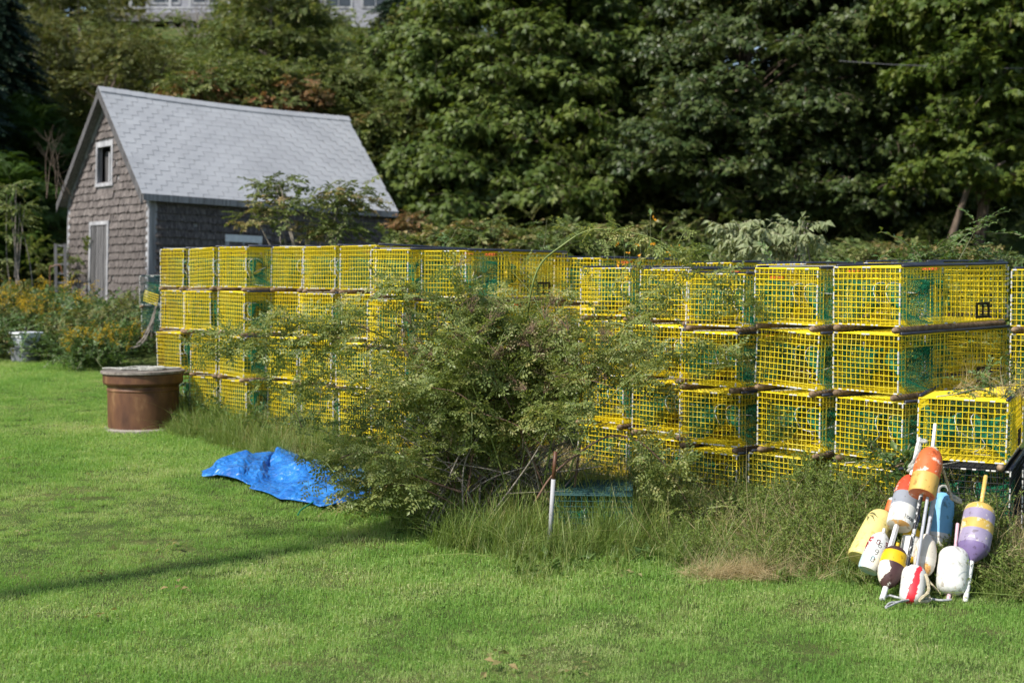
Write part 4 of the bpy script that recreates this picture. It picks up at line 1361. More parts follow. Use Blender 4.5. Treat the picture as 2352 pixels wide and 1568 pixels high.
e4, M4, R4, H4 = buoy('buoy', 'small bottle-shaped buoy, white and pale blue with red patches and numbers', (432, 882), (318, 1165), 8.5, 8.4, 84,
     [(0, .16, 'white'), (.03, .3, 'white'), (.08, .55, 'white'), (.14, .74, 'redpatch'), (.24, .92, 'redpatch'), (.36, 1, 'redpatch'), (.68, 1, 'paleblue'), (.9, .97, 'paleblue'), (.97, .92, 'paleblue'), (1, .84, 'paleblue')],
     [((430, 892), (439, 852), 8.5, 8.51, 24, 'whitestick', 's')])
buoy('buoy', 'dark brown buoy with a wide yellow band and chipped white patch', (533, 997), (447, 1292), 8.34, 8.2, 96,
     [(0, .25, 'brown'), (.02, .5, 'brown'), (.07, .74, 'brown'), (.13, .9, 'brown'), (.17, .95, 'yellow'), (.3, 1, 'yellow'), (.46, 1, 'brownchip'), (.6, .98, 'brownchip'), (.74, .88, 'brownchip'), (.87, .66, 'brownchip'), (.95, .42, 'brownchip'), (1, .2, 'brownchip')],
     [((530, 1000), (540, 958), 8.34, 8.35, 26, 'yellow', 's'), ((450, 1283), (420, 1382), 8.2, 8.16, 42, 'whitestick', 's')])
buoy('buoy', 'small golden yellow and white buoy hidden behind the black pole', (655, 848), (610, 1110), 8.52, 8.44, 70,
     capsule(0, 'yellow') + [(.28, 1, 'white'), (.85, 1, 'yellow'), (.95, .9, 'yellow'), (1, .7, 'yellow')])
buoy('buoy', 'slim cream buoy with orange stains on a grey pipe', (755, 895), (725, 1195), 8.4, 8.3, 82,
     [(0, .18, 'cream'), (.02, .34, 'cream'), (.08, .55, 'cream'), (.2, .8, 'cream'), (.34, .95, 'cream'), (.5, 1, 'cream'), (.62, 1, 'orangepatch'), (.78, .94, 'cream'), (.88, .84, 'cream'), (.96, .66, 'cream'), (1, .5, 'cream')],
     [((755, 905), (829, 510), 8.4, 8.55, 31, 'greystick', 's')])
e8, M8, R8, H8 = buoy('buoy', 'light blue buoy with white bottom end and rope ring', (876, 592), (828, 1000), 8.76, 8.66, 90,
     [(0, .3, 'blue'), (.01, .5, 'blue'), (.04, .68, 'blue'), (.1, .84, 'blue'), (.2, .95, 'blue'), (.34, 1, 'blue'), (.74, 1, 'white'), (.93, .97, 'white'), (.985, .9, 'white'), (1, .8, 'white')])
buoy('buoy', 'white buoy with a ragged red streak on a long grey stick', (665, 1128), (632, 1412), 8.22, 8.1, 90,
     capsule(0, 'whitestripe') + [(.5, 1, 'whitestripe')] + capend('whitestripe'),
     [((676, 1140), (760, 612), 8.22, 8.36, 25, 'greystick', 's')])
buoy('buoy', 'fat plain white buoy with a pink spindle', (957, 992), (928, 1345), 8.36, 8.22, 112,
     capsule(0, 'white') + [(.5, 1.02, 'white')] + capend('white'),
     [((962, 1000), (979, 815), 8.36, 8.44, 25, 'pink', 's'), ((918, 1330), (903, 1425), 8.22, 8.18, 32, 'pink', 's')])
buoy('buoy', 'purple and mustard banded buoy with pointed lower end', (1150, 692), (1078, 1100), 8.5, 8.3, 116,
     [(0, .55, 'mustard'), (.01, .72, 'mustard'), (.05, .9, 'mustard'), (.1, .97, 'mustard'), (.15, 1, 'lilac'), (.33, 1.01, 'mustard'), (.5, 1.01, 'lilac'), (.74, 1.0, 'purple'), (.82, .88, 'purple'), (.92, .52, 'purple'), (.98, .26, 'purple'), (1, .16, 'purple')],
     [((1150, 700), (1187, 464), 8.5, 8.62, 32, 'mustard', 's'), ((1082, 1090), (1030, 1425), 8.3, 8.16, 40, 'whitestick', 's')])
buoy('buoy', 'narrow orange buoy just showing behind the red and grey one', (506, 628), (470, 735), 8.84, 8.8, 34,
     capsule(0, 'white') + [(.24, 1, 'orange'), (.9, 1, 'orange'), (1, .8, 'orange')])
buoy('buoy', 'dark blue buoy glimpsed behind the black pole', (668, 730), (640, 850), 8.7, 8.66, 40,
     capsule(0, 'deepblue') + [(.6, 1, 'deepblue')] + capend('deepblue'))
# writing on the bottle buoy and on the white band: brushed strokes laid on the surface
M['ink'] = plain('ink', (.03, .028, .025), .7)
M['ink_red'] = plain('ink_red', (.16, .015, .02), .7)
GLYPH = {'0': [[(0, .2), (.1, 0), (.5, 0), (.6, .2), (.6, .8), (.5, 1), (.1, 1), (0, .8), (0, .2)]], '6': [[(.55, .95), (.15, .9), (0, .5), (0, .15), (.15, 0), (.45, 0), (.6, .2), (.5, .45), (.1, .45)]],
         '9': [[(.55, .55), (.1, .5), (0, .75), (.15, 1), (.5, 1), (.6, .75), (.5, .1), (.1, 0)]], '1': [[(.3, 0), (.3, 1)]], '3': [[(0, .9), (.5, 1), (.55, .65), (.2, .52), (.6, .4), (.5, .05), (0, .05)]],
         'o': [[(0, .2), (.1, .02), (.45, 0), (.55, .3), (.4, .6), (.1, .55), (0, .2)]]}
def write(parent, R, text, x0, z0, size, adv, mat, name='number', rad=.0022, turn=False):
    mb = MB()
    for k, ch in enumerate(text):
        for st in GLYPH[ch]:
            pts = []
            for (gx, gy) in st:
                if turn: X = x0 - gy * size; Zc = z0 - k * adv - gx * size
                else: X = x0 + k * adv + gx * size; Zc = z0 + gy * size
                th_ = X / R
                pts.append((R * math.sin(th_) * 1.005, -R * math.cos(th_) * 1.005, Zc))
            mb.tube(crom(pts, 3), rad, 4, 0, True)
    return mb.build(name, mat, parent)
write(e4, R4 * .99, '0960', .0, H4 * .30, .042, .052, M['ink'], turn=False) if False else None
for k, ch in enumerate('096'):
    write(e4, R4, ch, -.01 + .006 * k, H4 * (.16 + .19 * k), .03, 0, M['ink'], rad=.0018)
for k, ch in enumerate('38'.replace('8', '0')):
    write(e4, R4, ch, .035 - .05 * k, H4 * (.62 - .02 * k), .026, 0, M['ink_red'])
write(e2, R2, '1ooo', .012, H2 * .08, .026, .019, M['ink'], rad=.0017)
# ropes
def ropething(pts, r, mat, label, n=6):
    mb = MB(); rope(mb, pts, r, n); o = mb.build('rope', M[mat]); tag(o, label, 'rope'); return o
def z6(x, y, d): return at(*Z6(x, y), d)
def onlawn(x, y, h=.02):
    p = gat(*Z6(x, y)); return p + Vector((0, 0, h))
ropething([z6(795, 255, 8.48), z6(822, 270, 8.46), z6(850, 350, 8.48), z6(880, 450, 8.52), z6(910, 540, 8.56), z6(935, 640, 8.5)], .008, 'rope_tan', 'tan rope hanging from the orange buoy spindle')
ropething([z6(700, 215, 8.74), z6(750, 215, 8.72), z6(720, 205, 8.78), z6(690, 290, 8.7), z6(650, 360, 8.62), z6(620, 400, 8.6), z6(665, 380, 8.58), z6(610, 430, 8.58), z6(650, 400, 8.56)], .009, 'rope_pale', 'pale rope knotted round the drilled handle of the red buoy')
ropething([z6(744, 1190, 8.14), z6(760, 1250, 8.1), z6(765, 1310, 8.08), z6(740, 1350, 8.04), z6(760, 1330, 8.02), z6(700, 1385, 8.02), z6(770, 1385, 8.05), z6(755, 1335, 8.08)], .010, 'rope_tan', 'thick tan rope knotted on the grass between two white buoys')
ropething([z6(760, 1230, 8.3), z6(810, 1290, 8.28), z6(860, 1335, 8.25)], .007, 'rope_tan', 'thin tan rope strand slanting to the fat white buoy')
ropething([onlawn(410, 1400), onlawn(470, 1385, .03), onlawn(530, 1398, .03), onlawn(620, 1412, .03), onlawn(740, 1405, .03), onlawn(850, 1420, .03), onlawn(930, 1415, .03)], .007, 'rope_grey', 'grey rope lying along the grass under the buoys')
ropething([onlawn(445, 1460), onlawn(480, 1440, .03), onlawn(560, 1430, .03), onlawn(650, 1415, .03), onlawn(560, 1440, .04), onlawn(450, 1475, .03)], .006, 'rope_grey', 'frayed grey rope end nearest on the lawn below the buoys')
mb = MB()
c = z6(877, 578, 8.74)
mb.tube([c + Vector((.032 * math.cos(a), .01 * math.sin(a), .032 * math.sin(a))) for a in [6.2832 * k / 14 for k in range(15)]], .009, 6)
rope(mb, [z6(905, 585, 8.58), z6(940, 610, 8.56), z6(990, 640, 8.56), z6(1000, 660, 8.56), z6(950, 640, 8.55), z6(925, 615, 8.55)], .011, 6)
o = mb.build('rope_loop', M['rope_pale']); tag(o, 'pale rope loop tied on top of the light blue buoy', 'rope')

# ------------------------------------------------------------------ houses up on the hill
M['clap'] = mat_noise('clap', [(.3, (.2, .2, .22)), (.7, (.36, .36, .4))], 5, .85, .3, .01, (1, 1, 3), spec=.2)
def house_up(px0, px1, d, zfloor, name, label, deck):
    a = at(px0, 30, d); b = at(px1, 30, d)
    w = b.x - a.x; x0 = a.x
    e = empty(name, (x0, d, zfloor), label, 'house')
    def part(nm, bx, mat_, par=e):
        mb = MB(); mb.box(*bx); return mb.build(nm, mat_, par)
    part('wall', (0, w, 0, 6, -2.5 if not deck else 0, 5), M['clap'])
    mb = MB(); mb.add([(-.4, -.5, 5), (w + .4, -.5, 5), (w + .4, 6.5, 5), (-.4, 6.5, 5), (-.4, 3, 8), (w + .4, 3, 8)], [(0, 1, 5, 4), (2, 3, 4, 5), (1, 2, 5), (3, 0, 4), (3, 2, 1, 0)])
    mb.build('roof', M['roof_shingle'], e)
    n = max(2, int(w / 1.6))
    for k in range(n):
        xw = w * (k + .5) / n - .5
        wd = part('window', (xw, xw + 1.0, -.03, -.01, .75, 2.3), M['white_trim'])
        for q in (0, 1): part('pane', (xw + .08 + q * .44, xw + .48 + q * .44, -.045, -.032, .83, 2.22), M['glass'], wd)
    if deck:
        dk = part('deck', (-.6, w + .6, -2.6, -.05, -.28, -.02), M['grey_board'])
        for k in range(7):
            xx = -.55 + (w + 1.1) * k / 6
            part('post', (xx, xx + .14, -2.5, -2.36, -3.6, -.29), M['grey_board'])
            part('rail_post', (xx, xx + .09, -2.55, -2.46, -.019, .95), M['white_trim'])
        part('rail', (-.6, w + .6, -2.57, -2.45, .951, 1.03), M['white_trim'])
        part('rail', (-.6, w + .6, -2.57, -2.45, .12, .18), M['white_trim'])
        part('under_deck_shade', (0, w, -.04, .1, -4.5, -.29), M['dark_inside'])  # near-black sheet standing for the shade of the open underside
za = at(430, 30, 47).z
house_up(335, 520, 49.5, za, 'hill_house', 'grey house with raised wooden deck on the hill above the shed', True)
zb = at(800, 50, 50).z
house_up(735, 905, 50.5, zb - .2, 'hill_house', 'grey shingled house with white window frames, glimpsed between treetops', False)
# overhead cable and its poles (the near pole stands outside the picture and shades the lawn)
M['cable'] = plain('cable', (.07, .07, .075), .7)
M['pole_wood'] = mat_noise('pole_wood', [(.3, (.09, .07, .055)), (.7, (.2, .17, .14))], 8, .9, .4, .01, (3, 3, .2), spec=.2)
mb = MB(); a = at(2050, 149, 27); b = at(2480, 158, 26)
mb.tube([a + (a - b) * .3 + Vector((0, 0, .05)), a, a.lerp(b, .5) - Vector((0, 0, .03)), b, b + (b - a) * 2], .009, 6)
o = mb.build('overhead_cable', M['cable']); tag(o, 'thin grey overhead cable crossing the trees', 'cable')
pb = Vector((-2.98, 8.28)) - Vector((.788, .616)) * 17.5
e = empty('utility_pole', (pb.x, pb.y, gzf(pb.x, pb.y)), 'tall wooden utility pole beside the lawn, its shadow crossing the grass', 'pole')
mb = MB(); mb.tube([(0, 0, -.5), (0, 0, 12), (.0, 0, 21.6)], [.2, .15, .11], 16); mb.build('pole_shaft', M['pole_wood'], e, True)
mb = MB(); mb.box(-.9, .9, -.06, .06, 20.9, 21.02); mb.build('cross_arm', M['pole_wood'], e)

# ------------------------------------------------------------------ vegetation
def eul(az, el, roll=0.0):
    return np.stack([np.broadcast_to(roll, np.shape(az)), -np.asarray(el), np.asarray(az)], -1)
def plant_scatter(name, P, az, el, scl, key, parent=None, seed=0, roll=None):
    n = len(P)
    if roll is None: roll = np.random.RandomState(seed).normal(0, .35, n)
    return scatter(name, P, eul(az, el, roll), scl, S[key], parent, 'stuff', seed)

def tree(name, label, base, crowns, key, boughs, per, rb, seed, trunk_r=.16, cat='tree', group=None, stems=1, scl=1.0, flat=.35, barkmat='bark', lean=(0, 0), second=None):
    """crowns: (x, y, z, rx, ry, rz) ellipsoids that the boughs fill"""
    rs = np.random.RandomState(seed); rg = random.Random(seed)
    bx, by = base; bz = gzf(bx, by)
    e = empty(name, (bx, by, bz), label, cat, group)
    O = np.array([bx, by, bz])
    cs = []
    tot = sum(c[3] * c[5] for c in crowns)
    for c in crowns:
        k = max(2, int(boughs * c[3] * c[5] / tot))
        u = rs.normal(size=(k, 3)); u /= np.linalg.norm(u, axis=1)[:, None]
        r = rs.uniform(.45, 1, k) ** .6
        cs.append(np.array(c[:3]) + u * r[:, None] * np.array(c[3:]))
    cs = np.concatenate(cs)
    # limbs and trunk
    mb = MB()
    top = max(crowns, key=lambda c: c[2])
    for s in range(stems):
        ang = rg.uniform(0, 6.28); rr = 0 if stems == 1 else rg.uniform(.1, .45)
        b0 = Vector((rr * math.cos(ang), rr * math.sin(ang), -.3))
        tp = Vector((top[0] - bx + rg.uniform(-.4, .4) * top[3] * (stems > 1), top[1] - by, top[2] - bz + top[5] * (.5 if stems == 1 else rg.uniform(0, .7))))
        mid = b0.lerp(tp, .5) + Vector((rg.uniform(-.2, .2), rg.uniform(-.2, .2), 0))
        r0 = trunk_r if stems == 1 else trunk_r * rg.uniform(.5, 1)
        mb.tube(crom([b0, mid, tp], 6), [r0 * (1.15 - .95 * i / 12) for i in range(13)], 7, 0, False)
        if stems == 1: spine = (b0, mid, tp)
    tr = mb.build('trunk' if stems == 1 else 'stems', M[barkmat], e, True)
    mb = MB()
    for k in range(0, len(cs), 3):
        c = Vector(cs[k] - O)
        if stems == 1:
            t = min(.95, max(.15, (c.z - .6 * math.hypot(c.x, c.y) * .5) / max(.5, spine[2].z)))
            a = spine[0].lerp(spine[2], t)
        else:
            a = Vector((c.x * .25, c.y * .25, max(0, c.z * .35)))
        r0 = .035 if stems == 1 else .014
        mb.tube([a, a.lerp(c, .5) + Vector((0, 0, .08 * (c - a).length)), c], [r0, r0 * .7, r0 * .25], 4, 0, False)
    mb.build('limbs', M[barkmat], e, True, 'stuff')
    # foliage
    n = len(cs) * per
    ci = np.repeat(np.arange(len(cs)), per)
    a = rs.uniform(0, 6.283, n); rad = rb * np.sqrt(rs.uniform(0, 1, n)) * np.repeat(rs.uniform(.6, 1.3, len(cs)), per)
    dz = -flat * rad ** 2 / rb + rs.normal(0, .13 * rb, n)
    P = cs[ci] + np.stack([rad * np.cos(a), rad * np.sin(a), dz], -1) - O
    cc = np.array(crowns[0][:2])
    az = a + rs.normal(0, .6, n)
    el = rs.normal(-.2, .35, n)
    sc = scl * rs.uniform(.75, 1.25, n)
    if second:
        m = rs.uniform(size=len(cs))[ci] < second[1]
        plant_scatter('crown', P[~m], az[~m], el[~m], sc[~m], key, e, seed)
        plant_scatter('crown', P[m], az[m], el[m], sc[m], second[0], e, seed + 1)
    else:
        plant_scatter('crown' if cat == 'tree' else 'foliage', P, az, el, sc, key, e, seed)
    return e

def C3(px, py, d, rx, ry, rz):
    p = at(px, py, d); return (p.x, p.y, p.z, rx, ry, rz)
# big maples on the right half
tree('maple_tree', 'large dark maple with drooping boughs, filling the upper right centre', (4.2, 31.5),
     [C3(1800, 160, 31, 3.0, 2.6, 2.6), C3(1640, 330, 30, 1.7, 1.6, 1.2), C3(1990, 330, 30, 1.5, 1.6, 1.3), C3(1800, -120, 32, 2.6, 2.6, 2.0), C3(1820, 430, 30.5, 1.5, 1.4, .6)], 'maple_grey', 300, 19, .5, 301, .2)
tree('maple_tree', 'tall green maple left of the dark one, with leafy low branches', (-.6, 33.0),
     [C3(1180, 120, 32.5, 2.3, 2.2, 2.6), C3(1120, 330, 31.5, 1.2, 1.6, 1.3), C3(1300, 300, 31.5, 1.6, 1.6, 1.5), C3(1180, -150, 33, 2.2, 2.2, 2), C3(1280, 440, 30.5, 1.1, 1.2, .6), C3(1380, 180, 32.5, 1.2, 1.4, 1.9)], 'maple', 320, 19, .48, 302, .17)
tree('maple_tree', 'yellow-green maple behind, between the two biggest maples', (3.0, 37.0),
     [C3(1510, 120, 36, 1.6, 1.8, 2.8), C3(1560, 330, 35, 1.2, 1.5, 1.2), C3(1490, -120, 37, 1.7, 1.8, 2.0), C3(1480, 420, 34, 1.0, 1.2, .8)], 'maple_light', 165, 19, .5, 303, .16)
tree('maple_tree', 'light green maple at the picture edge, above a forked bare trunk', (9.2, 28.5),
     [C3(2260, 120, 28, 1.6, 1.8, 1.9), C3(2300, -80, 28, 2.0, 2, 1.8), C3(2210, 330, 27.6, 1.0, 1.2, .75), C3(2420, 250, 28, 1.2, 1.5, 1.8), C3(2130, 60, 29, .9, 1.2, 1.6)], 'maple_light', 190, 19, .42, 304, .12)
tree('maple_tree', 'shaded green maple low at the picture edge, behind the forked trunk', (10.5, 32.5),
     [C3(2240, 440, 32, 2.0, 1.5, 1.0), C3(2080, 480, 32.5, 1.2, 1.4, .8), C3(2330, 330, 33, 1.5, 1.5, 1.5), C3(2100, 260, 34, 1.6, 1.5, 2.0)], 'maple', 150, 19, .48, 305, .14)
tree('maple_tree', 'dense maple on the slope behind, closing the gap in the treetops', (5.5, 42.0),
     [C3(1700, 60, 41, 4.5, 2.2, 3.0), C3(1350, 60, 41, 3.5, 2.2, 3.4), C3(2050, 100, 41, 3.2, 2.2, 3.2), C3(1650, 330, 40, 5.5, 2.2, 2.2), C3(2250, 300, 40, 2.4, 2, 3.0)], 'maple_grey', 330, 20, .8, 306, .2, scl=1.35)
# forked bare trunk catching light
mb = MB()
a = at(2195, 500, 27.3)
mb.tube(crom([at(2180, 560, 27.3), at(2210, 470, 27.3), at(2235, 400, 27.2), at(2262, 330, 27.3)], 5), [.075 - .003 * i for i in range(16)], 7)
mb.tube(crom([at(2225, 430, 27.2), at(2260, 400, 27.1), at(2310, 370, 27)], 5), [.05 - .003 * i for i in range(11)], 6)
o = mb.build('forked_trunk', M['bark'], None, True); tag(o, 'forked bare trunk under the light green maple', 'tree trunk')

# slope behind the shed: small trees and shrubs
def shrub(label, px, py, d, rx, ry, rz, key, boughs, per, rb, seed, **k):
    c = at(px, py, d)
    nm = k.pop('name', 'shrub')
    cr = [(c.x, c.y, c.z, rx, ry, rz)] + [C3(*q) for q in k.pop('more', [])]
    return tree(nm, label, (c.x, c.y + .1), cr, key, boughs, per, rb, seed, k.pop('trunk_r', .04), k.pop('cat', 'shrub'), k.pop('group', 'shrubs on the slope'), stems=k.pop('stems', 5), barkmat=k.pop('barkmat', 'grey_twig'), **k)
shrub('slender light green alder tree rising behind the shed ridge', 625, 110, 38, 1.3, 1.2, 2.4, 'alder', 70, 34, .6, 320, name='alder_tree', cat='tree', group='trees on the slope', stems=1, trunk_r=.1)
shrub('grey-green tree with pale leaves in front of the upper house', 830, 235, 38, 2.0, 1.4, 1.45, 'alder', 70, 34, .6, 321, name='alder_tree', cat='tree', group='trees on the slope', stems=1, trunk_r=.09)
shrub('orange-tinged tree at the top beside the raised deck', 150, 90, 38, 1.7, 1.4, 2.0, 'olive', 65, 34, .6, 322, name='slope_tree', cat='tree', group='trees on the slope', stems=4, trunk_r=.06)
shrub('leafy green tree between the deck and the alder', 490, 185, 37, 1.6, 1.2, .7, 'alder', 40, 34, .6, 323, name='slope_tree', cat='tree', group='trees on the slope', stems=4, trunk_r=.06)
shrub('dull olive thicket just above the shed ridge, gable end', 300, 160, 34, 1.4, 1.1, .9, 'olive', 48, 34, .5, 324)
shrub('pale green broad-leaved shrub above the middle of the shed ridge', 540, 190, 33, 1.2, 1.0, .75, 'alder', 42, 34, .5, 325)
shrub('rusty orange shrub above the shed ridge, the smaller patch', 460, 205, 31.8, .6, .6, .45, 'autumn', 14, 28, .35, 326, second=('alder', .35))
shrub('rusty orange shrub above the far end of the shed ridge', 660, 215, 32.5, .85, .7, .5, 'autumn', 20, 28, .38, 327, second=('alder', .35))
shrub('mixed green shrub on the slope behind the far roof corner', 760, 250, 34, 1.3, 1.1, 1.0, 'alder', 48, 34, .5, 328)
shrub('green shrub with cream leaf tips beside the roof corner', 900, 320, 33.5, 1.1, 1.0, 1.2, 'alder', 46, 34, .48, 329, second=('tan', .18))
shrub('leafy green shrub low behind the shed end wall', 1010, 430, 30.5, .9, 1.0, 1.0, 'maple', 42, 30, .5, 330)
shrub('tall tangled green shrub filling the slope left of the maple', 985, 160, 36, 1.0, 1.2, 2.2, 'maple', 60, 32, .6, 331, second=('tan', .1))
shrub('red-leaved sumac bush beyond the shed end wall', 940, 505, 25.5, .2, .25, .16, 'autumn', 9, 16, .16, 332, scl=.6)
shrub('dark olive shrub at the top corner, left of the deck', 60, 150, 36, 1.6, 1.2, 1.6, 'olive', 55, 34, .6, 333)
shrub('dim green shrub on the slope beside the shed gable', 60, 330, 34.5, 1.5, 1.1, 1.3, 'alder', 50, 30, .55, 334)
shrub('sparse young tree at the picture edge left of the shed', 25, 470, 23.5, .25, .3, .5, 'alder', 9, 8, .2, 335, scl=.7, trunk_r=.014, stems=3)
shrub('feathery green fern bank left of the shed gable', -15, 480, 29, 1.1, 1.0, 1.1, 'fern', 55, 16, .45, 336, scl=.6, cat='ferns', name='fern_bank')
shrub('dark fern bank behind the shed gable peak', 20, 330, 32, 1.1, 1.0, 1.2, 'fern', 50, 16, .5, 337, scl=.6, cat='ferns', name='fern_bank')
shrub('small leafy birch with yellowing leaves against the shed side wall', 700, 490, 19.8, .85, .5, .36, 'tan', 30, 15, .22, 338, stems=4, group=None, name='wall_shrub', scl=.62, second=('alder', .7), more=[(800, 450, 19.8, .35, .4, .3), (640, 440, 19.8, .2, .3, .25)])
shrub('tan and green low shrub on the bank beyond the eighth stack', 1130, 565, 21.5, 1.3, .9, .35, 'tan', 44, 26, .32, 339, second=('alder', .55))
shrub('tan leaved shrub in front of the dark maple foot', 1360, 555, 23, 1.1, .9, .3, 'tan', 30, 26, .32, 340, second=('alder', .6))
shrub('yellow and olive brush on the dark wood edge above the far traps', 1960, 588, 23, 2.2, .9, .22, 'alder', 40, 24, .32, 341, second=('tan', .25))
# spruce in the top corner
def spruce(px, d, ztop, R, seed, label):
    c = at(px, 300, d); b = (c.x, c.y); bz = gzf(*b)
    e = empty('spruce_tree', (b[0], b[1], bz), label, 'tree', 'trees on the slope')
    H = ztop - bz
    mb = MB(); mb.tube([(0, 0, -.3), (0, 0, H)], [.16, .02], 7); mb.build('trunk', M['bark'], e, True)
    rs = np.random.RandomState(seed); n = 1500
    z = H * (1 - rs.uniform(0, 1, n) ** .6 * .92); r = R * (1 - z / H) * rs.uniform(.25, 1, n); a = rs.uniform(0, 6.28, n)
    P = np.stack([r * np.cos(a), r * np.sin(a), z - r * .25], -1)
    plant_scatter('crown', P, a, rs.normal(-.35, .15, n), rs.uniform(.8, 1.5, n), 'spruce', e, seed)
spruce(-15, 33, 9.5, 1.9, 350, 'dark spruce at the top corner of the wood')
spruce(-150, 30, 10.5, 2.2, 351, 'dark spruce cut off by the picture edge beside the ferns')
spruce(975, 43, 13, 2.0, 352, 'dark conifer in the gap between shrub and maple')
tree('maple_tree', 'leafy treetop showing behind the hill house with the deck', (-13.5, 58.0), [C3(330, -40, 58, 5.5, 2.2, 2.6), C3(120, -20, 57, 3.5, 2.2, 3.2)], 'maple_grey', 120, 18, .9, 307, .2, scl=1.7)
tree('maple_tree', 'leafy treetop between the two hill houses', (-8.5, 59.0), [C3(640, -40, 58, 4.0, 2.2, 2.8), C3(900, -60, 59, 3.5, 2.2, 2.6)], 'maple', 110, 18, .9, 308, .2, scl=1.7)
shrub('leafy shrub screening the right end of the deck', 575, 45, 43.5, 1.0, .8, .9, 'alder', 30, 26, .5, 342)
shrub('olive shrub screening the left end of the deck', 265, 35, 43.5, .9, .8, .8, 'olive', 28, 26, .5, 343)
shrub('leafy shrub in front of the upper house window', 690, 60, 44, .9, .8, .9, 'alder', 28, 26, .5, 344)
# bare grey stems
def bare(label, pts, d, seed, n=10, r=.018):
    rg = random.Random(seed)
    b = at(*pts[0], d)
    e = empty('bare_shrub', b, label, 'shrub')
    mb = MB()
    for k in range(n):
        t = at(rg.uniform(pts[1][0], pts[2][0]), rg.uniform(pts[1][1], pts[2][1]), d + rg.uniform(-.4, .4))
        s = Vector((rg.uniform(-.25, .25), rg.uniform(-.2, .2), -.2))
        m_ = s.lerp(t - b, .55) + Vector((rg.uniform(-.1, .1), 0, rg.uniform(-.08, .08)))
        c = crom([s, m_, t - b], 5)
        mb.tube(c, [r * (1 - .075 * i) for i in range(11)], 4, 0, False)
        for q in range(3):
            a = c[rg.randrange(4, 9)]
            mb.tube([a, a + Vector((rg.uniform(-.3, .3), rg.uniform(-.1, .1), rg.uniform(.1, .4)))], [r * .45, r * .15], 3, 0, False)
    mb.build('stems', M['bark' if d < 40 else 'grey_twig'], e, True)
bare('bare grey twiggy shrub in front of the shed gable eave', (150, 430), 0, 1) if False else None
bare('bare branching twigs left of the shed gable', [(140, 430), (85, 280), (150, 360)], 24.2, 360, 7, .009)
bare('tangle of bare grey stems hanging in front of the deck', [(470, 150), (380, 0), (520, 60)], 45, 361, 16, .03)
bare('thin dead stems poking up above the shed gable peak', [(200, 300), (215, 150), (280, 220)], 30, 362, 5, .03)

# ground cover of the slope and the wood floor
rs = np.random.RandomState(11)
def cover(name, label, n, xr, yr, hfun, key, scl, cat='undergrowth', keep=None, seed=0, el=(.3, .4)):
    rs = np.random.RandomState(seed + 400)
    x = rs.uniform(*xr, n); y = rs.uniform(*yr, n)
    if keep is not None:
        k = keep(x, y); x, y = x[k], y[k]
    g = gz(x, y); h = hfun(x, y) * rs.uniform(0, 1, len(x)) ** .5
    P = np.stack([x, y, g + h], -1)
    o = plant_scatter(name, P, rs.uniform(0, 6.28, len(x)), rs.normal(*el, len(x)), rs.uniform(.7, 1.3, len(x)) * scl, key, None, seed)
    tag(o, label, cat, kind='stuff')
cover('slope_undergrowth', 'tangled green undergrowth covering the wooded slope', 9000, (-24, 20), (27, 47), lambda x, y: .9 + .5 * np.sin(x * 1.1) * np.sin(y * .8), 'alder', 1.1, keep=lambda x, y: ~((y > 43.5) & (x < -3)), seed=1)
cover('slope_brush', 'brownish brush mixed through the slope undergrowth', 3500, (-24, 4), (27, 46), lambda x, y: 1.0 + .5 * np.sin(x * 1.7 + 1), 'olive', 1.1, keep=lambda x, y: ~((y > 43) & (x < -3)), seed=2)
cover('wood_floor_leaves', 'dim leafy undergrowth on the wood floor behind the traps', 4500, (-4, 14), (19, 30), lambda x, y: .5 + .3 * np.sin(x * 1.3) * np.sin(y), 'maple', .8, seed=3)
cover('weed_bank_leaves', 'leafy weeds and brambles in front of the shed', 2600, (-10.5, -4.0), (19.2, 25), lambda x, y: .38 + .2 * np.sin(x * 2.3) * np.sin(y * 1.7), 'weed', 1.3, 'weeds', lambda x, y: ~((x > -8.2) & (y > 24.3)), seed=4)
cover('bramble_leaves', 'reddish bramble leaves among the weeds before the shed', 1100, (-8.6, -4.2), (19.4, 23.5), lambda x, y: .45 + .2 * np.sin(x * 3), 'olive', .8, 'weeds', seed=5)
cover('shed_side_weeds', 'tall mixed weeds growing along the shed side wall', 1800, (-5.2, 1.0), (17.5, 24), lambda x, y: .9 + .3 * np.sin(x * 2), 'weed', 1.6, 'weeds', lambda x, y: (y > wall_y(x) + 2.2) & (y < 21.5 + (x + 5) * .9), seed=6)
def rearh(x, y):
    top = np.interp(x, [-3.6, -2, -.6, .5, 1.5, 3, 5], [1.6, 1.95, 1.75, 1.5, 1.75, 2.0, 2.2])
    return np.maximum(.3, top - gz(x, y) + .16 * np.sin(x * 4.1) * np.sin(y * 3.3) + .08 * np.sin(x * 11))
rear_keep = lambda x, y: (y > wall_y(x) + 1.9) & (y < wall_y(x) + 4.2)
cover('rear_weeds', 'green weeds and nightshade rising just behind the trap wall', 4200, (-3.4, 6.5), (9.5, 18), rearh, 'weed', 1.15, 'weeds', rear_keep, seed=7)
cover('rear_dry_stalks', 'dry brown stalks among the weeds behind the traps', 260, (-2.4, 6.5), (9.5, 18), lambda x, y: np.maximum(.2, rearh(x, y) - .35), 'dry', .8, 'weeds', rear_keep, seed=8)

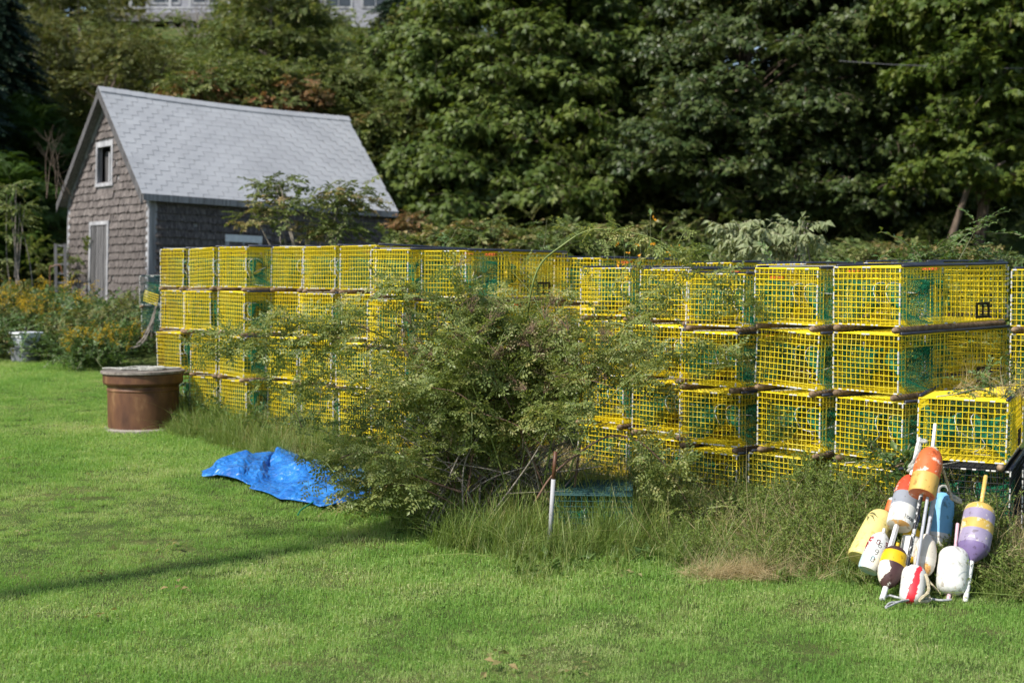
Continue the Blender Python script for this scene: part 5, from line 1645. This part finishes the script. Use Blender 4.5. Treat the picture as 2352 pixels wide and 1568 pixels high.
# goldenrod clumps (each a plant group one can point at)
def goldclump(label, px, py, d, rx, ry, n, seed, scl=1.0):
    b = gat(px, py) if d is None else at(px, py, d)
    z = gzf(b.x, b.y)
    rs = np.random.RandomState(seed)
    e = empty('goldenrod_clump', (b.x, b.y, z), label, 'goldenrod')
    P = np.stack([rs.normal(0, rx, n), rs.normal(0, ry, n), np.zeros(n)], -1)
    P[:, 2] = gz(P[:, 0] + b.x, P[:, 1] + b.y) - z - .02
    scatter('flower_stems', P, np.stack([rs.normal(0, .16, n), rs.normal(0, .16, n), rs.uniform(0, 6.28, n)], -1), rs.uniform(.75, 1.15, n) * scl, S['golden'], e, 'stuff', seed)
    m = n * 5
    Q = np.stack([rs.normal(0, rx, m), rs.normal(0, ry, m), rs.uniform(.02, .5 * scl, m)], -1)
    Q[:, 2] += gz(Q[:, 0] + b.x, Q[:, 1] + b.y) - z
    plant_scatter('leaves', Q, rs.uniform(0, 6.28, m), rs.normal(.5, .4, m), rs.uniform(.8, 1.4, m), 'weed', e, seed)
goldclump('bushy goldenrod in yellow flower beside the rusty pipe', 215, 848, None, .27, .25, 46, 370, .72)
goldclump('tall goldenrod in front of the shed door', 290, 790, 20.2, .25, .2, 16, 371, .62)
goldclump('goldenrod patch at the picture edge behind the white tote', 60, 780, 21.4, .5, .35, 34, 372, .95)
goldclump('goldenrod by the weathered rack left of the shed', 90, 740, 23, .45, .3, 30, 373, 1.05)

# jewelweed with orange flowers rising behind the bush
def jewel(label, px, py0, pts, d, seed):
    rg = random.Random(seed)
    b = at(px, py0, d); z = gzf(b.x, b.y)
    e = empty('jewelweed', (b.x, b.y, z), label, 'wildflower')
    st = MB(); fl = MB()
    random.seed(seed)
    for (qx, qy) in pts:
        t = at(qx, qy, d + rg.uniform(-.15, .15))
        c = crom([Vector((rg.uniform(-.08, .08), rg.uniform(-.08, .08), 0)), (t - Vector((b.x, b.y, z))) * .55 + Vector((rg.uniform(-.05, .05), 0, 0)), t - Vector((b.x, b.y, z))], 5)
        st.tube(c, [.005 - .0003 * i for i in range(11)], 4, 0, False)
        for k in range(5):
            p = c[rg.randrange(4, 11)] + rv(rg, .05)
            for q in range(3):
                leaf_diamond(fl, p, rv(rg), rv(rg), .034, .024, 0)
        for k in range(8):
            p = c[rg.randrange(3, 11)]
            leaf_ovate(st, p, rv(rg) + Vector((0, 0, .2)), Vector((0, 0, 1)), .07, .035, .1, .3, 1)
    st.build('stems', [M['vine_stem'], M['broadleaf']], e); fl.build('blossoms', [M['orange_petal']], e, kind='stuff')
jewel('orange jewelweed flowers above the arching rose cane', 1490, 640, [(1494, 495), (1486, 515), (1520, 530), (1500, 560), (1545, 570), (1470, 550), (1560, 590), (1530, 600), (1515, 575)], 11.75, 380)
jewel('low orange jewelweed left of the taller flowers', 1440, 640, [(1432, 540), (1445, 555), (1410, 575), (1425, 590)], 11.8, 381)
# pale drooping-leaved plant
shrub('pale plant with large drooping leaves above the far traps', 1770, 545, 14.5, .42, .25, .13, 'pale', 22, 7, .16, 382, group=None, name='pale_plant', cat='plant', scl=.62, more=[(1690, 520, 14.5, .08, .1, .14), (1850, 515, 14.5, .1, .1, .1)])
# nightshade sprays on top of the wall
def spray(label, path, d, key, n, scl, seed, r=.006, name='vine_spray', cat='vine', mat='vine_stem', spread=.035):
    rs = np.random.RandomState(seed)
    P3 = crom([at(px, py, d + dd) for (px, py, dd) in path], 8)
    b = P3[0]
    e = empty(name, b, label, cat)
    mb = MB(); mb.tube([p - b for p in P3], [r * (1 - .7 * i / len(P3)) for i in range(len(P3))], 5, 0, False); mb.build('stem', M[mat], e, True)
    t = rs.uniform(.12, 1, n) * (len(P3) - 1.001)
    P = np.array([P3[int(q)].lerp(P3[int(q) + 1], q % 1) - b for q in t]) + rs.normal(0, spread, (n, 3))
    plant_scatter('leaves', P, rs.uniform(0, 6.28, n), rs.normal(.1, .45, n), rs.uniform(.7, 1.2, n) * scl, key, e, seed)
    return e
spray('leafy nightshade shoot standing up above the right-hand traps', [(2180, 640, 0), (2215, 575, 0), (2240, 530, 0), (2262, 508, .05)], 11.2, 'weed', 14, .8, 390)
spray('nightshade vine creeping along the top of the traps near the edge', [(2060, 605, 0), (2130, 598, 0), (2220, 585, 0), (2352, 600, 0)], 11.4, 'weed', 40, .85, 391)
spray('weedy green shoot above the sixth and seventh stacks', [(1000, 600, 0), (1030, 560, 0), (1052, 520, 0)], 13.6, 'weed', 12, .8, 392)
spray('slim leafy shoot above the eighth stack', [(1235, 610, 0), (1250, 560, 0), (1256, 505, 0)], 13.4, 'weed', 12, .8, 393)
spray('small vine hanging on the stack nearest the buoys', [(2020, 1000, 0), (2000, 1030, -.05), (2040, 1050, -.1), (2080, 1075, -.1)], 9.0, 'weed', 20, .8, 394)
spray('vine with round leaves trailing down the bank to the buoys', [(2090, 1020, 0), (2070, 1060, -.1), (2010, 1090, -.2), (1960, 1150, -.3)], 9.0, 'broad', 16, .45, 395)

# ------------------------------------------------------------------ the rose bush
def rose_bush():
    rg = random.Random(77); rs = np.random.RandomState(77)
    D = 10.1
    bc = gat(1160, 1215)
    b = Vector((bc.x, 10.1, gzf(bc.x, 10.1)))
    e = empty('rose_bush', b, 'big tangled wild rose bush full of brown hips in front of the traps', 'bush')
    green, brown = MB(), MB()
    leafp = []; hips = []
    def cane(pts, r, mb, leafy=(.35, 1.0), nleaf=16, sub=8, spread=.05):
        c = crom(pts, sub)
        mb.tube([p - b for p in c], [r * (1 - .8 * i / len(c)) for i in range(len(c))], 5, 0, False)
        for k in range(nleaf):
            t = rg.uniform(*leafy) * (len(c) - 1.01)
            p = c[int(t)].lerp(c[int(t) + 1], t % 1)
            leafp.append(p - b + rv(rg, spread))
        return c
    # canes from the crown of the bush, arching up and out to the outline that shows
    bases = [(1010, 1205), (1060, 1200), (1110, 1195), (1180, 1185), (1220, 1180), (1300, 1180), (1150, 1200)]
    outline = [(760, 860), (720, 960), (800, 780), (880, 720), (960, 725), (1040, 715), (1120, 705), (1200, 705), (1290, 720), (1360, 735), (1430, 760), (1470, 800), (1330, 800),
               (850, 850), (930, 830), (1010, 800), (1090, 790), (1170, 780), (1250, 790), (1400, 850), (790, 1000), (830, 940), (900, 920), (1000, 900), (1100, 880), (1230, 870), (1340, 890), (860, 1020), (960, 980), (1080, 950), (1200, 930), (1300, 930)]
    for k, (qx, qy) in enumerate(outline * 2):
        if k >= len(outline) and (qx < 900 or k % 3 == 0): continue
        if qy < 770: qy += 22
        bx, by = bases[rg.randrange(len(bases))]
        s = gat(bx + rg.uniform(-20, 20), by); s.y = D + rg.uniform(-.3, .45); s.z = gzf(s.x, s.y) - .03
        t = at(qx + rg.uniform(-30, 30), qy + rg.uniform(-20, 25), D + rg.uniform(-.75, .75))
        m_ = s.lerp(t, .5) + Vector((rg.uniform(-.1, .1), rg.uniform(-.1, .1), .22 + .25 * rg.random()))
        c = cane([s, m_, t], rg.uniform(.005, .011), brown if rg.random() < .55 else green, (.3, 1), 5)
        # side twigs
        for q in range(5):
            a = c[rg.randrange(5, len(c))]
            w = a + Vector((rg.gauss(0, .22), rg.gauss(0, .2), rg.gauss(.02, .14)))
            cane([a, a.lerp(w, .5) + Vector((0, 0, .05)), w], .0035, green if rg.random() < .5 else brown, (.1, 1), 5, 4, .05)
            if qy < 900 and 850 < qx < 1500 and rg.random() < .3: hips.append(w - b)
    # filler through the body so that little shows behind it
    for k in range(90):
        px = rg.gauss(1120, 180); py = rg.gauss(900, 100)
        if not (760 < px < 1500 and 740 < py < 1090 - max(0, px - 1150) * .2): continue
        leafp.append(at(px, py, D + rg.uniform(-.55, .7)) - b)
    for k in range(95):
        hips.append(at(rg.gauss(1170, 150), rg.gauss(790, 55), D + rg.uniform(-.7, .3)) - b)
    for k in range(130):   # low leafy skirt on the tarp side
        leafp.append(at(rg.uniform(790, 1030), rg.uniform(1020, 1170), D + rg.uniform(-.5, .1)) - b)
    # dead inner stems that show grey under the leaves
    dead = MB()
    for k in range(64):
        s = gat(rg.uniform(960, 1340), rg.uniform(1185, 1215)); s.y = D + rg.uniform(-.35, .5); s.z = gzf(s.x, s.y)
        t = at(rg.uniform(900, 1420), rg.uniform(960, 1080), D + rg.uniform(-.6, .5))
        c = crom([s, s.lerp(t, .5) + Vector((rg.uniform(-.1, .1), 0, .1)), t], 5)
        dead.tube([p - b for p in c], [.009 * (1 - .07 * i) for i in range(11)], 4, 0, False)
        for q in range(3):
            a = c[rg.randrange(3, 10)]
            dead.tube([a - b, a - b + Vector((rg.gauss(0, .15), rg.gauss(0, .1), rg.uniform(-.05, .2)))], [.003, .001], 3, 0, False)
    # long single canes one can follow
    P = lambda lst, d: [at(x, y, d + dd) for (x, y, dd) in lst]
    cane(P([(1205, 800, 0), (1216, 690, -.2), (1240, 610, -.25), (1290, 565, -.3), (1350, 530, -.3), (1420, 530, -.3), (1500, 548, -.35), (1560, 585, -.4), (1610, 630, -.4), (1690, 690, -.4), (1725, 720, -.4)], 10.3), .0085, green, (.35, 1), 40, 6, .025)
    cane(P([(960, 860, 0), (860, 800, -.2), (760, 795, -.3), (660, 790, -.35), (580, 790, -.35), (510, 800, -.35), (478, 815, -.35)], 10.3), .006, green, (.2, 1), 62, 6, .05)
    cane(P([(930, 800, 0), (840, 755, -.2), (760, 745, -.3), (690, 755, -.35), (610, 770, -.35)], 10.3), .006, green, (.2, 1), 55, 6, .05)
    cane(P([(850, 900, 0), (780, 850, -.3), (720, 870, -.3), (650, 900, -.3), (600, 870, -.3)], 10.2), .005, green, (.2, 1), 26, 6, .04)
    cane(P([(1000, 760, 0), (1060, 700, -.3), (1110, 680, -.3), (1170, 705, -.3)], 10.2), .006, brown, (.2, 1), 26, 6, .04)
    cane(P([(1090, 760, 0), (1000, 680, -.3), (920, 660, -.3), (850, 690, -.3)], 10.2), .006, green, (.2, 1), 30, 6, .04)
    cane(P([(1230, 1150, -.4), (1270, 1090, -.45), (1330, 1040, -.5), (1395, 1003, -.5), (1460, 1010, -.5), (1520, 1060, -.5), (1560, 1120, -.5), (1590, 1180, -.5), (1600, 1230, -.5)], 10.1), .009, brown, (.55, 1), 26, 6, .05)
    cane(P([(1060, 1130, -.3), (950, 1090, -.4), (900, 1045, -.5), (820, 1040, -.5), (760, 1065, -.5), (725, 1100, -.5)], 10.1), .009, brown, (.3, 1), 40, 6, .07)
    cane(P([(1050, 1160, -.3), (960, 1120, -.4), (870, 1115, -.5), (830, 1150, -.5)], 10.1), .006, brown, (.3, 1), 26, 6, .06)
    cane(P([(1300, 1100, -.3), (1360, 960, -.4), (1450, 870, -.5), (1540, 810, -.5), (1640, 800, -.5), (1690, 815, -.5)], 10.1), .008, green, (.4, 1), 30, 6, .04)
    cane(P([(1330, 900, -.2), (1400, 790, -.3), (1450, 740, -.4), (1500, 700, -.4), (1545, 690, -.4)], 10.1), .007, green, (.2, 1), 24, 6, .05)
    cane(P([(1400, 1000, -.3), (1480, 1040, -.4), (1500, 1100, -.4), (1520, 1150, -.4)], 10.0), .005, green, (.2, 1), 22, 6, .05)
    for k in range(20):   # dense right shoulder of the bush
        leafp.append(at(rg.gauss(1480, 45), rg.gauss(690, 22), 9.9) - b)
    brown.build('brown_canes', M['cane_brown'], e, True, 'stuff')
    green.build('green_canes', M['cane_green'], e, True, 'stuff')
    dead.build('dead_stems', M['grey_twig'], e, True, 'stuff')
    L = np.array([tuple(p) for p in leafp])
    n = len(L)
    plant_scatter('foliage', L, rs.uniform(0, 6.28, n), rs.normal(.05, .5, n), rs.uniform(.75, 1.2, n), 'rose', e, 77)
    Hh = np.array([tuple(p) for p in hips]); n = len(Hh)
    scatter('rose_hips', Hh, np.stack([rs.normal(0, .4, n), rs.normal(0, .4, n), rs.uniform(0, 6.28, n)], -1), rs.uniform(.7, 1.1, n), S['hips'], e, 'stuff', 78)
    print('rose sprays', len(L), 'hips', n)
rose_bush()

# ------------------------------------------------------------------ rough grass and weeds at the foot of the wall
def strip(name, label, n, key, scl, xr, s0, s1, seed, h=None, cat='grass', dens=None, tilt=.2, up=True):
    rs = np.random.RandomState(seed)
    x = rs.uniform(*xr, n); t = rs.uniform(0, 1, n)
    w = strip_w(x)
    y = wall_y(x) + s0 - t * (w * s1 + s0)
    if dens is not None:
        k = rs.uniform(size=n) < dens(x, y, t); x, y, t = x[k], y[k], t[k]
    z = gz(x, y) - .02
    m = len(x)
    if h is not None: z = z + h(x, t) * rs.uniform(0, 1, m) ** .6
    sc = scl(x, t) * rs.uniform(.7, 1.25, m)
    rot = np.stack([rs.normal(0, tilt, m), rs.normal(0, tilt, m), rs.uniform(0, 6.28, m)], -1)
    o = scatter(name, np.stack([x, y, z], -1), rot, sc, S[key], None, 'stuff', seed)
    tag(o, label, cat, kind='stuff')
strip('rough_grass', 'long rough green grass along the foot of the trap wall', 1500, 'long', lambda x, t: np.interp(x, [-4, -2, -.8, 0, 1, 2, 4], [.75, .8, .6, .75, .6, .6, .75]) * (1.05 - .45 * t), (-3.5, 4.6), .3, 1.0, 501)
strip('grass_fringe', 'ragged fringe where long grass meets the mown lawn', 1500, 'mid', lambda x, t: .9 + 0 * x, (-3.7, 4.6), -.0, 1.12, 502)
strip('dry_grass', 'dry straw-coloured grass stems among the traps', 900, 'dry', lambda x, t: np.interp(x, [0, 1.5, 3], [.8, 1.0, 1.15]) * (1 - .3 * t), (-3.3, 4.6), .9, .75, 503)
strip('bedstraw_mat', 'mat of fine-leaved bedstraw spilling over the lowest traps', 1500, 'bed', lambda x, t: 1.0 + 0 * x, (1.0, 3.0), .12, .95, 504, h=lambda x, t: np.interp(x, [.8, 1.5, 1.75, 1.95, 2.6, 3.2], [.12, .18, .32, .52, .55, .35]) * np.clip(1.1 - t, 0, 1), cat='weeds', tilt=.5)
strip('bank_dry_stems', 'tangle of tan dead stems through the weedy bank beside the buoys', 220, 'dry', lambda x, t: .75 + 0 * x, (1.0, 3.3), .1, .95, 508, h=lambda x, t: np.interp(x, [.8, 1.7, 2.0, 3], [.05, .15, .35, .3]) * np.clip(1.1 - t, 0, 1), cat='weeds', tilt=.9)
strip('bank_grass', 'loose green grass growing out of the weedy bank', 420, 'long', lambda x, t: .6 + 0 * x, (1.0, 4.4), .05, 1.0, 509, tilt=.4)
strip('bank_weeds', 'broad-leaved weeds at the lawn edge below the bush', 800, 'broad', lambda x, t: .6 + 0 * x, (-1.2, 3.2), .0, 1.05, 505, cat='weeds', tilt=.3)
strip('trap_foot_weeds', 'green weeds grown up against the lowest traps', 420, 'weed', lambda x, t: 1.0 + 0 * x, (-3.3, 4.4), .3, .4, 506, h=lambda x, t: .35 * (1 - t), cat='weeds', tilt=.6)
# tussock below the bush: long arching blades
def tussock():
    rs = np.random.RandomState(520); n = 380
    px = rs.uniform(985, 1560, n); py = rs.uniform(1185, 1295, n) - np.abs(px - 1260) * .1
    P = np.array([tuple(gat(a, b) - Vector((0, 0, .02))) for a, b in zip(px, py)])
    sc = rs.uniform(.6, 1.1, n) * np.interp(py, [1150, 1290], [1.15, .7])
    o = scatter('tussock_grass', P, np.stack([rs.normal(0, .25, n), rs.normal(0, .25, n), rs.uniform(0, 6.28, n)], -1), sc, S['long'], None, 'stuff', 521)
    tag(o, 'tall arching tussock grass in front of the rose bush', 'grass', kind='stuff')
    n = 150
    P = np.array([tuple(gat(a, b) + Vector((0, 0, .03))) for a, b in zip(rs.normal(1710, 65, n), rs.normal(1328, 7, n))])
    o = scatter('cut_straw', P, np.stack([rs.normal(0, 1.2, n), rs.normal(0, 1.2, n), rs.uniform(0, 6.28, n)], -1), rs.uniform(.25, .5, n), S['dry'], None, 'stuff', 522)
    tag(o, 'flattened dry cut straw on the lawn edge beside the buoys', 'straw', kind='stuff')
tussock()

# fallen leaves and scraps on the lawn
def litter():
    rs = np.random.RandomState(540); rg = random.Random(540)
    random.seed(540); mb = MB()
    for k in range(5):
        leaf_ovate(mb, Vector((rg.uniform(-.1, .1), rg.uniform(-.1, .1), .03)), rv(rg) * Vector((1, 1, .15)), Vector((rg.gauss(0, .3), rg.gauss(0, .3), 1)), .05, .032)
    src = source('fallen', mb, [M['tan_leaf']])
    n = 42
    x = rs.uniform(-5, 3.5, n); y = rs.uniform(6, 15, n); k = y < wall_y(x) - strip_w(x); x, y = x[k], y[k]; n = len(x)
    o = scatter('fallen_leaves', np.stack([x, y, gz(x, y) + .01], -1), np.stack([rs.normal(0, .2, n), rs.normal(0, .2, n), rs.uniform(0, 6.28, n)], -1), rs.uniform(.5, 1.1, n), [src], None, 'stuff', 541)
    tag(o, 'a few dry fallen leaves scattered on the lawn', 'leaves', kind='stuff')
    gx, gy = np.meshgrid(np.arange(-8, 5, .3), np.arange(5, 18, .3))
    x = gx.ravel() + rs.uniform(-.2, .2, gx.size); y = gy.ravel() + rs.uniform(-.2, .2, gx.size)
    pat = np.sin(x * 1.7 + 2) * np.sin(y * 1.3 + x * .5) + .6 * np.sin(x * 4.1 - y * 2.7)
    k = (pat > .55) & (y < wall_y(x) - strip_w(x)) & (np.abs(x) < .42 * y + 2); x, y = x[k], y[k]; n = len(x)
    o = scatter('coarse_lawn_tufts', np.stack([x, y, gz(x, y) - .01], -1), np.stack([rs.normal(0, .1, n), rs.normal(0, .1, n), rs.uniform(0, 6.28, n)], -1), rs.uniform(.28, .55, n), S['mid'], None, 'stuff', 542)
    tag(o, 'coarser darker grass tufts in patches over the lawn', 'grass', kind='stuff')
litter()
# dead stalks lying on the forward trap
rs = np.random.RandomState(550); n = 16
q0 = at(2270, 912, 9.1)
P = np.stack([q0.x + rs.uniform(-.15, .3, n), q0.y + rs.uniform(-.2, .4, n), np.full(n, near.z + .03)], -1)
o = scatter('dead_stalks', P, np.stack([rs.normal(0, 1.0, n), rs.normal(0, 1.0, n), rs.uniform(0, 6.28, n)], -1), rs.uniform(.4, .7, n), S['dry'], None, 'stuff', 551)
tag(o, 'dead stalks lying on top of the forward yellow trap', 'straw', kind='stuff')
spray('vine lying over the forward trap at the picture edge', [(2200, 905, 0), (2260, 890, .1), (2310, 880, .1), (2370, 885, .1)], 9.0, 'weed', 26, .7, 396)
